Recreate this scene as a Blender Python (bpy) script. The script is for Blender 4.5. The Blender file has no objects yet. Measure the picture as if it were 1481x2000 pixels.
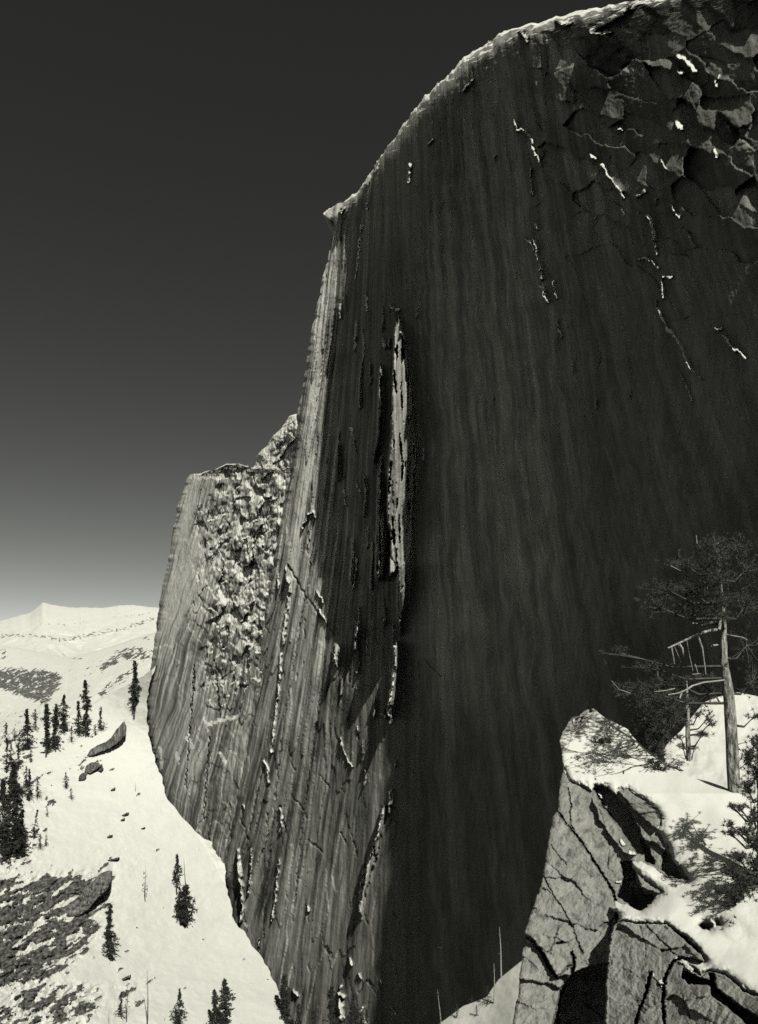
import bpy, math, random
import numpy as np
from mathutils import Vector
random.seed(7)
F = 1588.0; CX = 740.0; HY = 1330.0          # focal length and principal point of the lens, in photo pixels
SUN = np.array([0.25, -0.68, 0.69]); SUN /= np.linalg.norm(SUN)
scene = bpy.context.scene
COL = scene.collection

# ------------------------------------------------------------------ noise
_r = np.random.RandomState(11)
_perm = np.concatenate([_r.permutation(512)] * 2)
_ga = _r.rand(512) * 2 * math.pi
_gx, _gy = np.cos(_ga), np.sin(_ga)
def perlin(x, y, seed=0):
    x = np.asarray(x, float) + seed * 17.31; y = np.asarray(y, float) - seed * 9.77
    xi = np.floor(x).astype(np.int64); yi = np.floor(y).astype(np.int64)
    xf = x - xi; yf = y - yi
    u = xf * xf * xf * (xf * (xf * 6 - 15) + 10); v = yf * yf * yf * (yf * (yf * 6 - 15) + 10)
    def g(a, b, fx, fy):
        h = _perm[(_perm[(a & 511)] + b) & 511]
        return _gx[h] * fx + _gy[h] * fy
    n00 = g(xi, yi, xf, yf); n10 = g(xi + 1, yi, xf - 1, yf)
    n01 = g(xi, yi + 1, xf, yf - 1); n11 = g(xi + 1, yi + 1, xf - 1, yf - 1)
    return 1.5 * ((n00 * (1 - u) + n10 * u) * (1 - v) + (n01 * (1 - u) + n11 * u) * v)
def fbm(x, y, o=4, seed=0, gain=.5):
    s = 0; a = 1.0; t = 0
    for i in range(o):
        s = s + a * perlin(x, y, seed + i * 3.1); t += a; a *= gain; x = x * 2.03; y = y * 2.03
    return s / t
def ridged(x, y, o=3, seed=0):
    s = 0; a = 1.0; t = 0
    for i in range(o):
        s = s + a * (1 - 2 * np.abs(perlin(x, y, seed + i * 5.3))); t += a; a *= .5; x = x * 2.07; y = y * 2.07
    return s / t
def sst(a, b, x):
    t = np.clip((x - a) / (b - a), 0, 1); return t * t * (3 - 2 * t)

def cells(X, Y, n, seed, box, sx, sy, tilt, rise, rot=0.0):
    """angular facets: every cell is a plane with its own tilt and height"""
    r = np.random.RandomState(seed); cx = r.uniform(box[0], box[2], n); cy = r.uniform(box[1], box[3], n); tx = r.normal(size=n) * tilt; ty = r.normal(size=n) * tilt * sx / sy; h = r.normal(size=n) * rise
    c, s_ = math.cos(rot), math.sin(rot); d = np.full(X.shape, 1e9, np.float32); o = np.zeros(X.shape); t = np.zeros(X.shape)
    k = (X > box[0] - 60) & (X < box[2] + 60) & (Y > box[1] - 60) & (Y < box[3] + 60); xs = X[k]; ys = Y[k]; dd = d[k]; oo = o[k]; tt = t[k]
    for i in range(n):
        ux = xs - cx[i]; uy = ys - cy[i]; q = np.hypot((ux * c + uy * s_) / sx, (uy * c - ux * s_) / sy); m = q < dd
        dd[m] = q[m]; oo[m] = (tx[i] * ux + ty[i] * uy + h[i])[m]; tt[m] = h[i] / (rise + 1e-9)
    o[k] = oo; t[k] = tt
    return o, t
# ------------------------------------------------------------------ drawing helpers on (px, py) fields
def seg_dist(px, py, pts, closed=False):
    d = np.full(px.shape, 1e9)
    n = len(pts)
    for i in range(n if closed else n - 1):
        x0, y0 = pts[i]; x1, y1 = pts[(i + 1) % n]
        dx, dy = x1 - x0, y1 - y0; L = dx * dx + dy * dy + 1e-9
        t = np.clip(((px - x0) * dx + (py - y0) * dy) / L, 0, 1)
        d = np.minimum(d, np.hypot(px - x0 - t * dx, py - y0 - t * dy))
    return d
def stroke(px, py, pts, w, soft=.6):
    """1 on the line, falling to 0 at its edge"""
    xs = [p[0] for p in pts]; ys = [p[1] for p in pts]; m = w * 3 + 8
    out = np.zeros(px.shape)
    k = (px > min(xs) - m) & (px < max(xs) + m) & (py > min(ys) - m) & (py < max(ys) + m)
    if k.any():
        d = seg_dist(px[k], py[k], pts)
        out[k] = 1 - sst(w * (1 - soft), w * (1 + soft), d)
    return out
def poly_sd(px, py, pts):
    """signed distance, positive inside"""
    ins = np.zeros(px.shape, bool); n = len(pts)
    for i in range(n):
        x0, y0 = pts[i]; x1, y1 = pts[(i + 1) % n]
        if y0 == y1: continue
        c = ((y0 > py) != (y1 > py)) & (px < (x1 - x0) * (py - y0) / (y1 - y0) + x0)
        ins ^= c
    d = seg_dist(px, py, pts, True)
    return np.where(ins, d, -d)
def poly_mask(px, py, pts, soft=4):
    xs = [p[0] for p in pts]; ys = [p[1] for p in pts]; m = soft * 2 + 2
    out = np.zeros(px.shape)
    k = (px > min(xs) - m) & (px < max(xs) + m) & (py > min(ys) - m) & (py < max(ys) + m)
    if k.any(): out[k] = sst(-soft, soft, poly_sd(px[k], py[k], pts))
    return out
def curve(pts):
    a = np.array(sorted(pts), float)
    return lambda v: np.interp(v, a[:, 0], a[:, 1])
def P(px, py, Y):
    px, py, Y = np.broadcast_arrays(px, py, Y)
    return np.stack([(px - CX) / F * Y, Y, (HY - py) / F * Y], -1)

# ------------------------------------------------------------------ objects
def tag(o, label=None, cat=None, group=None, kind=None):
    if label: o['label'] = label
    if cat: o['category'] = cat
    if group: o['group'] = group
    if kind: o['kind'] = kind
    return o
def empty(name, loc):
    o = bpy.data.objects.new(name, None); COL.objects.link(o); o.location = loc; return o
def mesh_obj(name, V, Fc, mat, parent=None, smooth=True, attrs=None, origin=None):
    """V (n,3) world coordinates, Fc (m,k) indices"""
    V = np.asarray(V, np.float32).reshape(-1, 3); Fc = np.asarray(Fc, np.int32)
    if origin is None and parent is not None: origin = parent['_o'] if '_o' in parent else tuple(parent.location)
    if origin is None: origin = (0, 0, 0)
    V = V - np.array(origin, np.float32)
    me = bpy.data.meshes.new(name)
    m, k = Fc.shape
    me.vertices.add(len(V)); me.vertices.foreach_set('co', V.ravel())
    me.loops.add(m * k); me.loops.foreach_set('vertex_index', Fc.ravel())
    me.polygons.add(m); me.polygons.foreach_set('loop_start', np.arange(0, m * k, k, dtype=np.int32))
    me.update(calc_edges=True); me.validate()
    if smooth: me.polygons.foreach_set('use_smooth', np.ones(len(me.polygons), bool))
    if attrs:
        for an, av in attrs.items():
            a = me.attributes.new(an, 'FLOAT', 'POINT'); a.data.foreach_set('value', np.asarray(av, np.float32).ravel())
    me.materials.append(mat)
    o = bpy.data.objects.new(name, me); COL.objects.link(o)
    if parent is not None: o.parent = parent
    else: o.location = origin
    return o
def grid_faces(nr, nc):
    i = np.arange(nr * nc).reshape(nr, nc)
    return np.stack([i[:-1, :-1], i[1:, :-1], i[1:, 1:], i[:-1, 1:]], -1).reshape(-1, 4)
def compact(V, Fc, attrs):
    u, inv = np.unique(Fc.ravel(), return_inverse=True)
    return V[u], inv.reshape(Fc.shape), {k: a[u] for k, a in attrs.items()}
def sheet(name, PX, PY, Y, mat, snow=None, tone=None, wrapL=None, wrapR=None, wrapT=None, part='snow_cover', split=True, **tg):
    """a relief of world points; its free edges are carried back so the body has depth"""
    W = P(PX, PY, Y); sn = np.zeros(PX.shape) if snow is None else snow; tn = np.full(PX.shape, .3) if tone is None else tone
    T = np.array([1.0, 3, 8, 25, 80, 220])
    def carry(edge, vec, sc):
        return edge[:, None, :] + (T * sc)[None, :, None] * np.array(vec)[None, None, :]
    if wrapL is not None:
        w = carry(W[:, 0], wrapL[0], wrapL[1])[:, ::-1]
        W = np.concatenate([w, W], 1); sn = np.concatenate([np.repeat(sn[:, :1], 6, 1), sn], 1); tn = np.concatenate([np.repeat(tn[:, :1], 6, 1), tn], 1)
    if wrapR is not None:
        w = carry(W[:, -1], wrapR[0], wrapR[1])
        W = np.concatenate([W, w], 1); sn = np.concatenate([sn, np.repeat(sn[:, -1:], 6, 1)], 1); tn = np.concatenate([tn, np.repeat(tn[:, -1:], 6, 1)], 1)
    if wrapT is not None:
        w = carry(W[0], wrapT[0], wrapT[1]).transpose(1, 0, 2)[::-1]
        W = np.concatenate([w, W], 0); sn = np.concatenate([np.repeat(sn[:1], 6, 0), sn], 0); tn = np.concatenate([np.repeat(tn[:1], 6, 0), tn], 0)
    nr, nc = W.shape[:2]
    V = W.reshape(-1, 3); A = {'snow': sn.ravel(), 'tone': tn.ravel()}
    Fc = grid_faces(nr, nc)
    if not split: return tag(mesh_obj(name, V, Fc, mat, attrs=A), **tg)
    fm = A['snow'][Fc].mean(1) > .5
    v, f, a = compact(V, Fc[~fm], A); o = tag(mesh_obj(name, v, f, mat, attrs=a), **tg)
    if fm.any():
        v, f, a = compact(V, Fc[fm], A); mesh_obj(part, v, f, mat, parent=o, attrs=a, origin=(0, 0, 0))
    return o

# ------------------------------------------------------------------ materials
TINT = (1.0, 1.0, 0.87)        # warm toned monochrome world
def grey(v, t=TINT): return (v * t[0], v * t[1], v * t[2], 1)
def nmat(name, rough=.9, spec=.2):
    m = bpy.data.materials.new(name); m.use_nodes = True
    nt = m.node_tree; b = nt.nodes['Principled BSDF']
    b.inputs['Roughness'].default_value = rough; b.inputs['Specular IOR Level'].default_value = spec
    return m, nt, b
def N(nt, t, **kw):
    n = nt.nodes.new(t)
    for k, v in kw.items():
        if k.startswith('i_'):
            key = k[2:]; n.inputs[int(key) if key.isdigit() else key.replace('_', ' ')].default_value = v
        else: setattr(n, k, v)
    return n
def math_n(nt, op, a, b=None, clamp=False):
    n = nt.nodes.new('ShaderNodeMath'); n.operation = op; n.use_clamp = clamp
    for i, v in enumerate((a, b)):
        if v is None: continue
        if isinstance(v, (int, float)): n.inputs[i].default_value = v
        else: nt.links.new(v, n.inputs[i])
    return n.outputs[0]
def rock_material(name, scale, stretch, bump, bump_dist, var=.5, snow_alb=.86, fine=6.0, crack=0.0, sbump=.15):
    """granite whose colour comes from the 'tone' attribute times mottling; snow where the 'snow' attribute is"""
    m, nt, b = nmat(name, .92, .15)
    tc = N(nt, 'ShaderNodeTexCoord'); mp = N(nt, 'ShaderNodeMapping'); mp.inputs['Scale'].default_value = (scale, scale, scale * stretch)
    nt.links.new(tc.outputs['Object'], mp.inputs[0])
    n1 = N(nt, 'ShaderNodeTexNoise', i_Scale=1.0, i_Detail=8.0, i_Roughness=.65); nt.links.new(mp.outputs[0], n1.inputs['Vector'])
    n2 = N(nt, 'ShaderNodeTexNoise', i_Scale=fine, i_Detail=4.0, i_Roughness=.7); nt.links.new(mp.outputs[0], n2.inputs['Vector'])
    at = N(nt, 'ShaderNodeAttribute', attribute_name='tone'); sn = N(nt, 'ShaderNodeAttribute', attribute_name='snow')
    v = math_n(nt, 'ADD', math_n(nt, 'MULTIPLY', n1.outputs['Fac'], var * 1.3), math_n(nt, 'MULTIPLY', n2.outputs['Fac'], var * .7))
    v = math_n(nt, 'ADD', v, 1 - var)
    v = math_n(nt, 'MULTIPLY', v, at.outputs['Fac'])
    h = math_n(nt, 'ADD', n1.outputs['Fac'], math_n(nt, 'MULTIPLY', n2.outputs['Fac'], .35))
    if crack:
        vo = N(nt, 'ShaderNodeTexVoronoi', feature='DISTANCE_TO_EDGE', i_Scale=crack)
        mpd = N(nt, 'ShaderNodeVectorMath', operation='ADD'); nt.links.new(mp.outputs[0], mpd.inputs[0]); nt.links.new(n1.outputs['Color'], mpd.inputs[1])
        nt.links.new(mpd.outputs[0], vo.inputs['Vector'])
        c = math_n(nt, 'MULTIPLY', vo.outputs['Distance'], 14.0, True)
        h = math_n(nt, 'ADD', h, math_n(nt, 'MULTIPLY', c, .25))
    rc = N(nt, 'ShaderNodeCombineColor')
    for i in range(3): nt.links.new(math_n(nt, 'MULTIPLY', v, TINT[i]), rc.inputs[i])
    ed = math_n(nt, 'ADD', sn.outputs['Fac'], math_n(nt, 'MULTIPLY', math_n(nt, 'SUBTRACT', n2.outputs['Fac'], .5), .5))
    mr = N(nt, 'ShaderNodeMapRange', i_1=.42, i_2=.58); mr.clamp = True; nt.links.new(ed, mr.inputs[0])
    mx = N(nt, 'ShaderNodeMix', data_type='RGBA'); nt.links.new(mr.outputs[0], mx.inputs[0]); nt.links.new(rc.outputs[0], mx.inputs[6])
    mx.inputs[7].default_value = grey(snow_alb)
    nt.links.new(mx.outputs[2], b.inputs['Base Color'])
    bp = N(nt, 'ShaderNodeBump', i_Distance=bump_dist); nt.links.new(h, bp.inputs['Height'])
    nt.links.new(math_n(nt, 'MULTIPLY', math_n(nt, 'SUBTRACT', 1.0 + sbump, mr.outputs[0]), bump), bp.inputs['Strength'])
    nt.links.new(bp.outputs[0], b.inputs['Normal'])
    return m
def plain(name, v, var=.5, scale=5, rough=.8, stretch=1, bump=.3, bdist=.02):
    m, nt, b = nmat(name, rough, .15)
    tc = N(nt, 'ShaderNodeTexCoord'); mp = N(nt, 'ShaderNodeMapping'); mp.inputs['Scale'].default_value = (scale, scale, scale * stretch)
    nt.links.new(tc.outputs['Object'], mp.inputs[0])
    n1 = N(nt, 'ShaderNodeTexNoise', i_Scale=1.0, i_Detail=5.0); nt.links.new(mp.outputs[0], n1.inputs['Vector'])
    cr = N(nt, 'ShaderNodeValToRGB'); cr.color_ramp.elements[0].position = .35; cr.color_ramp.elements[1].position = .65
    cr.color_ramp.elements[0].color = grey(v * (1 - var)); cr.color_ramp.elements[1].color = grey(v * (1 + var))
    nt.links.new(n1.outputs['Fac'], cr.inputs[0]); nt.links.new(cr.outputs[0], b.inputs['Base Color'])
    bp = N(nt, 'ShaderNodeBump', i_Distance=bdist, i_Strength=bump); nt.links.new(n1.outputs['Fac'], bp.inputs['Height']); nt.links.new(bp.outputs[0], b.inputs['Normal'])
    return m
M_wall = rock_material('granite_wall', .35, .10, .55, 1.0, .8, fine=5)
M_butt = rock_material('granite_buttress', .30, .12, .3, 1.0, .7, fine=4)
M_slope = rock_material('slope_rock_and_snow', .25, 1, .6, 1.0, .7, fine=5, sbump=.08)
M_far = rock_material('far_rock_and_snow', .004, 1, .5, 40, .5, fine=6, sbump=.5)
M_out = rock_material('outcrop_granite', 2.6, 1, .8, .07, .6, fine=11, sbump=.05)
M_bark = plain('bark', .33, .8, 7, .9, .35, 1.0, .2)
M_twig = plain('dead_wood', .42, .3, 12)
M_darkbark = plain('dark_bark', .10, .4, 4, stretch=.3)
M_needle = plain('needles', .055, .5, 3, .7)
M_needle2 = plain('pine_needles', .080, .6, 6, .6)
M_snowclump = plain('snow_clump', .8, .05, 5)

# ------------------------------------------------------------------ main wall: plan and tilt solved so that the sun strikes it as in the picture
LB = curve([(-140, 1900), (-60, 1500), (-25, 1360), (0, 1252), (14, 1180), (30, 1100), (52, 1020), (64, 985), (78, 960), (98, 925), (120, 900), (152, 868), (190, 830), (220, 806), (255, 780), (275, 768),
            (300, 745), (340, 722), (360, 708), (380, 690), (396, 668), (408, 642), (418, 631), (426, 640), (440, 652), (452, 653), (466, 648), (480, 645), (520, 636), (560, 627), (600, 618), (640, 610),
            (700, 600), (760, 590), (840, 576), (900, 569), (1000, 551), (1100, 535), (1230, 513), (1370, 493), (1500, 472), (1640, 448), (1655, 440), (1700, 436), (1740, 442), (1800, 440), (2200, 430)])
gx = np.arange(380, 1660, 4.0); gy = np.arange(-120, 2170, 4.0)
GX, GY = np.meshgrid(gx, gy)
q0 = np.where(GX < 770, .00089, .0005)
GQ = (GX - 770) * np.exp(q0 * (1400 - GY))
xb = curve([(-200, 655), (430, 655), (450, 690), (520, 700), (600, 652), (700, 648), (900, 648), (1000, 643), (1060, 648), (1110, 690), (1170, 738), (1230, 774), (1300, 800), (1400, 815), (1480, 823), (2200, 826)])
soft = curve([(0, 10), (450, 20), (1100, 22), (1250, 30), (1400, 30), (1560, 14), (2000, 10)])
edge = xb(gy)[:, None] + fbm(GX / 60, GY / 90, 3, 4) * 10
lit = 1 - sst(-1, 1, (GX - edge) / soft(gy)[:, None])
lo = curve([(400, .22), (600, .24), (1000, .33), (1300, .30), (1500, .27), (2000, .25)])(gy)[:, None]
lo = lo - .05 * sst(620, 760, GX) * sst(1150, 1350, GY) + .22 * np.exp(-((GX - np.interp(GY, [480, 560, 640, 720, 800, 870, 1000, 1200], [648, 630, 622, 620, 612, 606, 590, 560])) / 13) ** 2) * sst(1250, 900, GY) - .07 * sst(640, 690, GX) * sst(900, 600, GY)
beta = -.10 + (lo + .10) * lit
# sunlit ribs in the shadowed bay
RIBS = [([(771, 640), (766, 760), (763, 860), (757, 930), (757, 1000), (763, 1060), (760, 1130), (768, 1120), (778, 1120), (784, 1200), (796, 1150), (806, 1070), (805, 1010), (811, 960), (815, 880), (807, 770), (792, 690), (786, 640), (780, 622)], .42, 3.5),
        ([(741, 722), (738, 800), (736, 860), (728, 893), (733, 895), (743, 850), (747, 780), (747, 716)], .35, 3),
        ([(738, 920), (735, 1010), (734, 1060), (733, 1128), (744, 1128), (754, 1110), (756, 1040), (746, 1000), (743, 930)], .36, 3),
        ([(769, 1262), (768, 1310), (764, 1350), (757, 1385), (750, 1398), (762, 1400), (770, 1370), (776, 1320), (777, 1258)], .5, 2.5),
        ([(748, 1578), (733, 1640), (716, 1690), (712, 1725), (700, 1775), (706, 1790), (716, 1740), (724, 1708), (738, 1668), (746, 1620), (753, 1585)], .5, 2.5),
        ([(775, 1105), (776, 1205), (782, 1235), (786, 1200), (791, 1150), (791, 1100)], .4, 2.5),
        ([(655, 1255), (650, 1295), (656, 1300), (663, 1262)], .35, 3),
        ([(693, 1240), (690, 1268), (695, 1270), (700, 1228)], .4, 2.5)]
rib = np.zeros(GX.shape)
for pts, bv, sf in RIBS:
    m = poly_mask(GX, GY, pts, sf + 2); beta = beta + (bv - beta) * m; rib = np.maximum(rib, m)
# leaning, broken upper right of the dome
ur = sst(900, 1150, GX) * sst(520, 60, GY - (GX - 1100) * .55) 
pat = fbm(GX / 70, GY / 110, 4, 21)
urs = np.zeros(GX.shape)
for pts, bv in (([(1400, 230), (1450, 205), (1600, 200), (1600, 430), (1481, 470), (1430, 400), (1398, 330)], .34), ([(1190, 60), (1330, 80), (1350, 230), (1290, 260), (1230, 170), (1150, 150), (1060, 140), (1070, 90)], .24), ([(1400, 120), (1481, 90), (1600, 90), (1600, 185), (1420, 185)], .26), ([(1180, 220), (1232, 260), (1232, 380), (1180, 345)], .22), ([(1290, 100), (1380, 110), (1360, 260), (1300, 250)], .24)):
    urs = np.maximum(urs, poly_mask(GX + 14 * pat, GY + 14 * pat, pts, 14) * bv)
beta = beta + ur * (.19 + .42 * pat) + urs * .5 * (1 + .6 * pat)
beta = np.maximum(beta, -.05)
def smooth2(a, n):
    for _ in range(n):
        a = (np.roll(a, 1, 0) + np.roll(a, -1, 0) + a * 2) / 4; a[0] = a[1]; a[-1] = a[-2]
        b_ = (np.roll(a, 1, 1) + np.roll(a, -1, 1) + a * 2) / 4; b_[:, 0] = a[:, 0]; b_[:, -1] = a[:, -1]; a = b_
    return a
def solve(beta, dark, g0, ax, ay, iters, lr, wreg, wsm):
    """relief g = ln(depth) over directions ax, ay whose sunlit cosine meets beta (dark: any value below it)"""
    g = g0.copy(); m = np.zeros_like(g); v = np.zeros_like(g)
    A = ax[None, :-1]; B = ay[:-1, None]; hx = np.diff(ax)[None]; hy = np.diff(ay)[:, None]
    def pq(g): return (g[:-1, 1:] - g[:-1, :-1]) / hx, (g[1:, :-1] - g[:-1, :-1]) / hy
    bt = beta[:-1, :-1]; dk = dark[:-1, :-1]
    for it in range(1, iters + 1):
        p, q = pq(g); c = -(1 + A * p + B * q)
        n2 = p * p + c * c + q * q; n = np.sqrt(n2); num = SUN[0] * p + SUN[1] * c + SUN[2] * q; sh = num / n
        e = sh - bt; e = np.where(dk & (e < 0), 0, e)
        over = np.maximum(c + .35, 0)               # keep the face turned towards the viewer
        dnp = SUN[0] - SUN[1] * A; dnq = SUN[2] - SUN[1] * B
        Gp = e * (dnp / n - num / n ** 3 * (p - c * A)) - over * A * .3
        Gq = e * (dnq / n - num / n ** 3 * (q - c * B)) - over * B * .3
        G = np.zeros_like(g); G[:-1, 1:] += Gp / hx; G[:-1, :-1] -= Gp / hx + Gq / hy; G[1:, :-1] += Gq / hy
        lap = np.zeros_like(g); lap[1:-1] += g[2:] + g[:-2] - 2 * g[1:-1]
        lp2 = np.zeros_like(g); lp2[1:-1] += lap[2:] + lap[:-2] - 2 * lap[1:-1]
        lxx = np.zeros_like(g); lxx[:, 1:-1] += g[:, 2:] + g[:, :-2] - 2 * g[:, 1:-1]
        lx2 = np.zeros_like(g); lx2[:, 1:-1] += lxx[:, 2:] + lxx[:, :-2] - 2 * lxx[:, 1:-1]
        G = G + wsm * lp2 + wsm * .04 * lx2 + wreg * (g - g0_ref(ax, ay))
        m = .9 * m + .1 * G; v = .995 * v + .005 * G * G
        g = g - lr * (1 - .9 * it / iters) * (m / (1 - .9 ** it)) / (np.sqrt(v / (1 - .995 ** it)) + 1e-6)
    p, q = pq(g); c = -(1 + A * p + B * q); return g, (SUN[0] * p + SUN[1] * c + SUN[2] * q) / np.sqrt(p * p + c * c + q * q)
_kx = np.linspace(380, 1656, 320); _b = np.interp(_kx, [380, 640, 660, 770, 800, 1656], [.22, .22, .08, .08, -.03, -.03])
_th = math.radians(20.2) + np.arcsin(_b / .7245); _kk = (_kx - CX) / F
_g = np.cumsum(-np.cos(_th) / (np.sin(_th) + _kk * np.cos(_th)) * (_kx[1] - _kx[0]) / F); _g -= np.interp(790, _kx, _g)
def g0_ref(ax, ay):
    px = ax * F + CX; py = HY - ay * F
    r = np.interp(px, _kx, _g)[None, :] + np.zeros((len(py), 1))
    PXg, PYg = np.meshgrid(px, py)
    return r + .30 * sst(620, -80, PYg - (PXg - 900) * .3) * sst(800, 1400, PXg) + math.log(400.)
def resample(G, x0, y0, x1, y1):
    t = np.stack([np.interp(x1, x0, r) for r in G]); return np.stack([np.interp(y1, y0, c) for c in t.T], 1)
Gs = None
for (sx, sy, its, lr) in ((22, 44, 500, .004), (11, 28, 500, .002), (6, 16, 450, .0009)):
    xs = np.arange(380, 1660 + sx, sx, dtype=float); ys = np.arange(-120, 2170 + sy, sy, dtype=float)
    ax = (xs - CX) / F; ay = (HY - ys) / F
    bt = resample(smooth2(beta, 1), gx, gy, xs, ys); dk = bt < .0
    g0 = g0_ref(ax, ay) if Gs is None else resample(Gs[0], Gs[1], Gs[2], xs, ys)
    # ay decreases with py, so the difference quotients stay right
    g, shade = solve(np.maximum(bt, -.03), dk, g0, ax, ay, its, lr, 2e-4 * sx / 11, .5 * 40)
    Gs = (g, xs, ys)
    print('solve', sx, 'err', np.abs(shade - np.maximum(bt, -.03)[:-1, :-1])[~dk[:-1, :-1]].mean(), 'dark mean', shade[dk[:-1, :-1]].mean(), 'frac dark lit', (shade[dk[:-1, :-1]] > .03).mean())
YB = np.exp(resample(Gs[0], Gs[1], Gs[2], gx, gy))
def sampB(px, py):
    fx = np.clip((px - gx[0]) / 4, 0, len(gx) - 1.001); fy = np.clip((py - gy[0]) / 4, 0, len(gy) - 1.001)
    ix = fx.astype(int); iy = fy.astype(int); a = fx - ix; b = fy - iy
    return (YB[iy, ix] * (1 - a) + YB[iy, ix + 1] * a) * (1 - b) + (YB[iy + 1, ix] * (1 - a) + YB[iy + 1, ix + 1] * a) * b
def sampG(G, px, py):
    fx = np.clip((px - gx[0]) / 4, 0, len(gx) - 1.001); fy = np.clip((py - gy[0]) / 4, 0, len(gy) - 1.001)
    ix = fx.astype(int); iy = fy.astype(int); a = fx - ix; b = fy - iy
    return (G[iy, ix] * (1 - a) + G[iy, ix + 1] * a) * (1 - b) + (G[iy + 1, ix] * (1 - a) + G[iy + 1, ix + 1] * a) * b

RIDGE = [(LB(v), v) for v in (-60, -25, 0, 14, 30, 52, 64, 78, 98, 120, 152, 190, 220, 255, 275, 300, 340, 360, 380, 396, 408, 418)]
STREAKS = [([(1005, 235), (1010, 252), (1028, 256), (1037, 270), (1043, 300)], 2.0), ([(1043, 300), (1050, 305), (1056, 325)], 1.6), ([(1035, 330), (1040, 378)], 1.8), ([(1043, 435), (1050, 446)], 1.8),
    ([(1025, 465), (1036, 472), (1043, 487)], 2.2), ([(1044, 468), (1050, 500), (1055, 520), (1058, 548)], 2.6), ([(1058, 560), (1064, 578), (1072, 588)], 3.4), ([(1080, 550), (1088, 582)], 1.8), ([(1086, 620), (1097, 662)], 1.3),
    ([(1266, 420), (1274, 438), (1278, 468)], 2.6), ([(1278, 468), (1281, 497)], 1.5), ([(1248, 506), (1262, 504), (1276, 512), (1287, 525)], 2.0), ([(1296, 540), (1310, 541)], 2), ([(1293, 545), (1296, 582)], 2.2),
    ([(1281, 588), (1290, 615), (1304, 642)], 2), ([(1304, 642), (1312, 650)], 3.2), ([(1312, 650), (1328, 672), (1345, 714)], 2), ([(1342, 708), (1350, 720)], 3.2), ([(1350, 720), (1372, 742)], 1.8), ([(1330, 730), (1355, 790)], 1.1),
    ([(1398, 640), (1410, 644)], 2.2), ([(1414, 655), (1430, 680), (1446, 688), (1456, 700)], 2.4), ([(1326, 110), (1336, 114)], 5.5), ([(1336, 116), (1348, 126), (1358, 138)], 3.6), ([(1326, 140), (1334, 142)], 4), ([(1406, 148), (1404, 152)], 2.5), ([(1400, 160), (1400, 168)], 3),
    ([(1323, 238), (1330, 250)], 4), ([(1155, 303), (1163, 309)], 2.6), ([(1175, 320), (1195, 352), (1212, 372)], 1.6), ([(1212, 372), (1218, 388)], 2), ([(1292, 312), (1300, 330)], 2.4), ([(1396, 293), (1400, 307)], 2.8), ([(1418, 240), (1430, 258)], 2),
    ([(1208, 252), (1216, 254)], 2.4), ([(1245, 384), (1260, 372)], 2), ([(1310, 400), (1328, 424)], 2), ([(1280, 388), (1284, 398)], 1.6), ([(801, 320), (799, 340), (797, 356)], 2.4), ([(845, 271), (838, 282)], 1.5), ([(923, 155), (915, 166), (906, 178)], 1.8),
    ([(672, 406), (667, 414)], 3), ([(704, 452), (708, 440)], 2.5), ([(722, 344), (716, 358)], 4), ([(740, 318), (733, 336)], 2), ([(718, 395), (716, 408)], 1.5), ([(702, 465), (698, 520), (694, 545)], 1.3), ([(715, 575), (717, 605)], 2), ([(774, 606), (779, 603)], 2.5), ([(762, 595), (768, 604)], 1.6),
    ([(746, 660), (751, 680)], 1.8), ([(685, 835), (688, 842)], 2.2), ([(689, 845), (695, 885)], 1), ([(672, 958), (675, 985)], 1.8), ([(697, 945), (704, 962)], 1.6), ([(720, 1030), (718, 1046)], 1.6), ([(784, 650), (793, 665)], 1.8),
    ([(697, 1090), (690, 1150)], 1.5), ([(700, 1215), (695, 1245)], 1.6), ([(717, 1250), (717, 1278)], 1.2), ([(745, 1392), (752, 1400), (760, 1398)], 2.6), ([(765, 1400), (763, 1412)], 2), ([(771, 1262), (773, 1300)], 2.2), ([(766, 1310), (766, 1340), (760, 1375)], 3.2),
    ([(747, 1585), (740, 1625), (728, 1665)], 2.0), ([(712, 1690), (708, 1725), (702, 1760)], 2), ([(559, 1110), (564, 1135)], 3), ([(564, 1135), (566, 1150), (560, 1200), (553, 1260)], 2), ([(549, 1280), (545, 1340), (538, 1400), (530, 1470)], 2),
    ([(543, 1120), (544, 1150)], 1.4), ([(697, 1345), (702, 1349)], 2.4), ([(660, 1300), (650, 1275)], 1), ([(664, 1440), (676, 1480)], 1.3), ([(676, 1480), (688, 1496)], 1.8), ([(466, 1662), (469, 1700), (472, 1735)], 3.4), ([(472, 1735), (476, 1775), (470, 1800)], 3),
    ([(492, 1660), (491, 1700), (486, 1745)], 1.6), ([(548, 1580), (552, 1615), (547, 1625)], 1.8), ([(545, 1680), (540, 1740), (531, 1800)], 1.6), ([(668, 1924), (662, 1932)], 1.8), ([(664, 1940), (672, 1946)], 3.6), ([(665, 1955), (669, 1990)], 4.5), ([(663, 1965), (665, 2000)], 3),
    ([(574, 1934), (581, 1946)], 2.2), ([(708, 1968), (703, 1978)], 1.6), ([(709, 1992), (716, 2000)], 3), ([(765, 1966), (772, 1980)], 1.8), ([(701, 1903), (706, 1911)], 1.8), ([(684, 1872), (686, 1885)], 2.4), ([(855, 1850), (862, 1852)], 1.8), ([(768, 1785), (771, 1789)], 1.6),
    ([(515, 1485), (522, 1500), (526, 1530)], 1.5), ([(620, 1155), (632, 1175)], 1.6), ([(603, 1003), (612, 1000), (615, 1010)], 2), ([(591, 1030), (600, 1010)], 1.5), ([(625, 1190), (640, 1220)], 1.6), ([(1155, 60), (1240, 8)], 5), ([(1094, 45), (1108, 45)], 4.5), ([(1165, 64), (1190, 62)], 3), ([(1020, 60), (1030, 80)], 3)]
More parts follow.
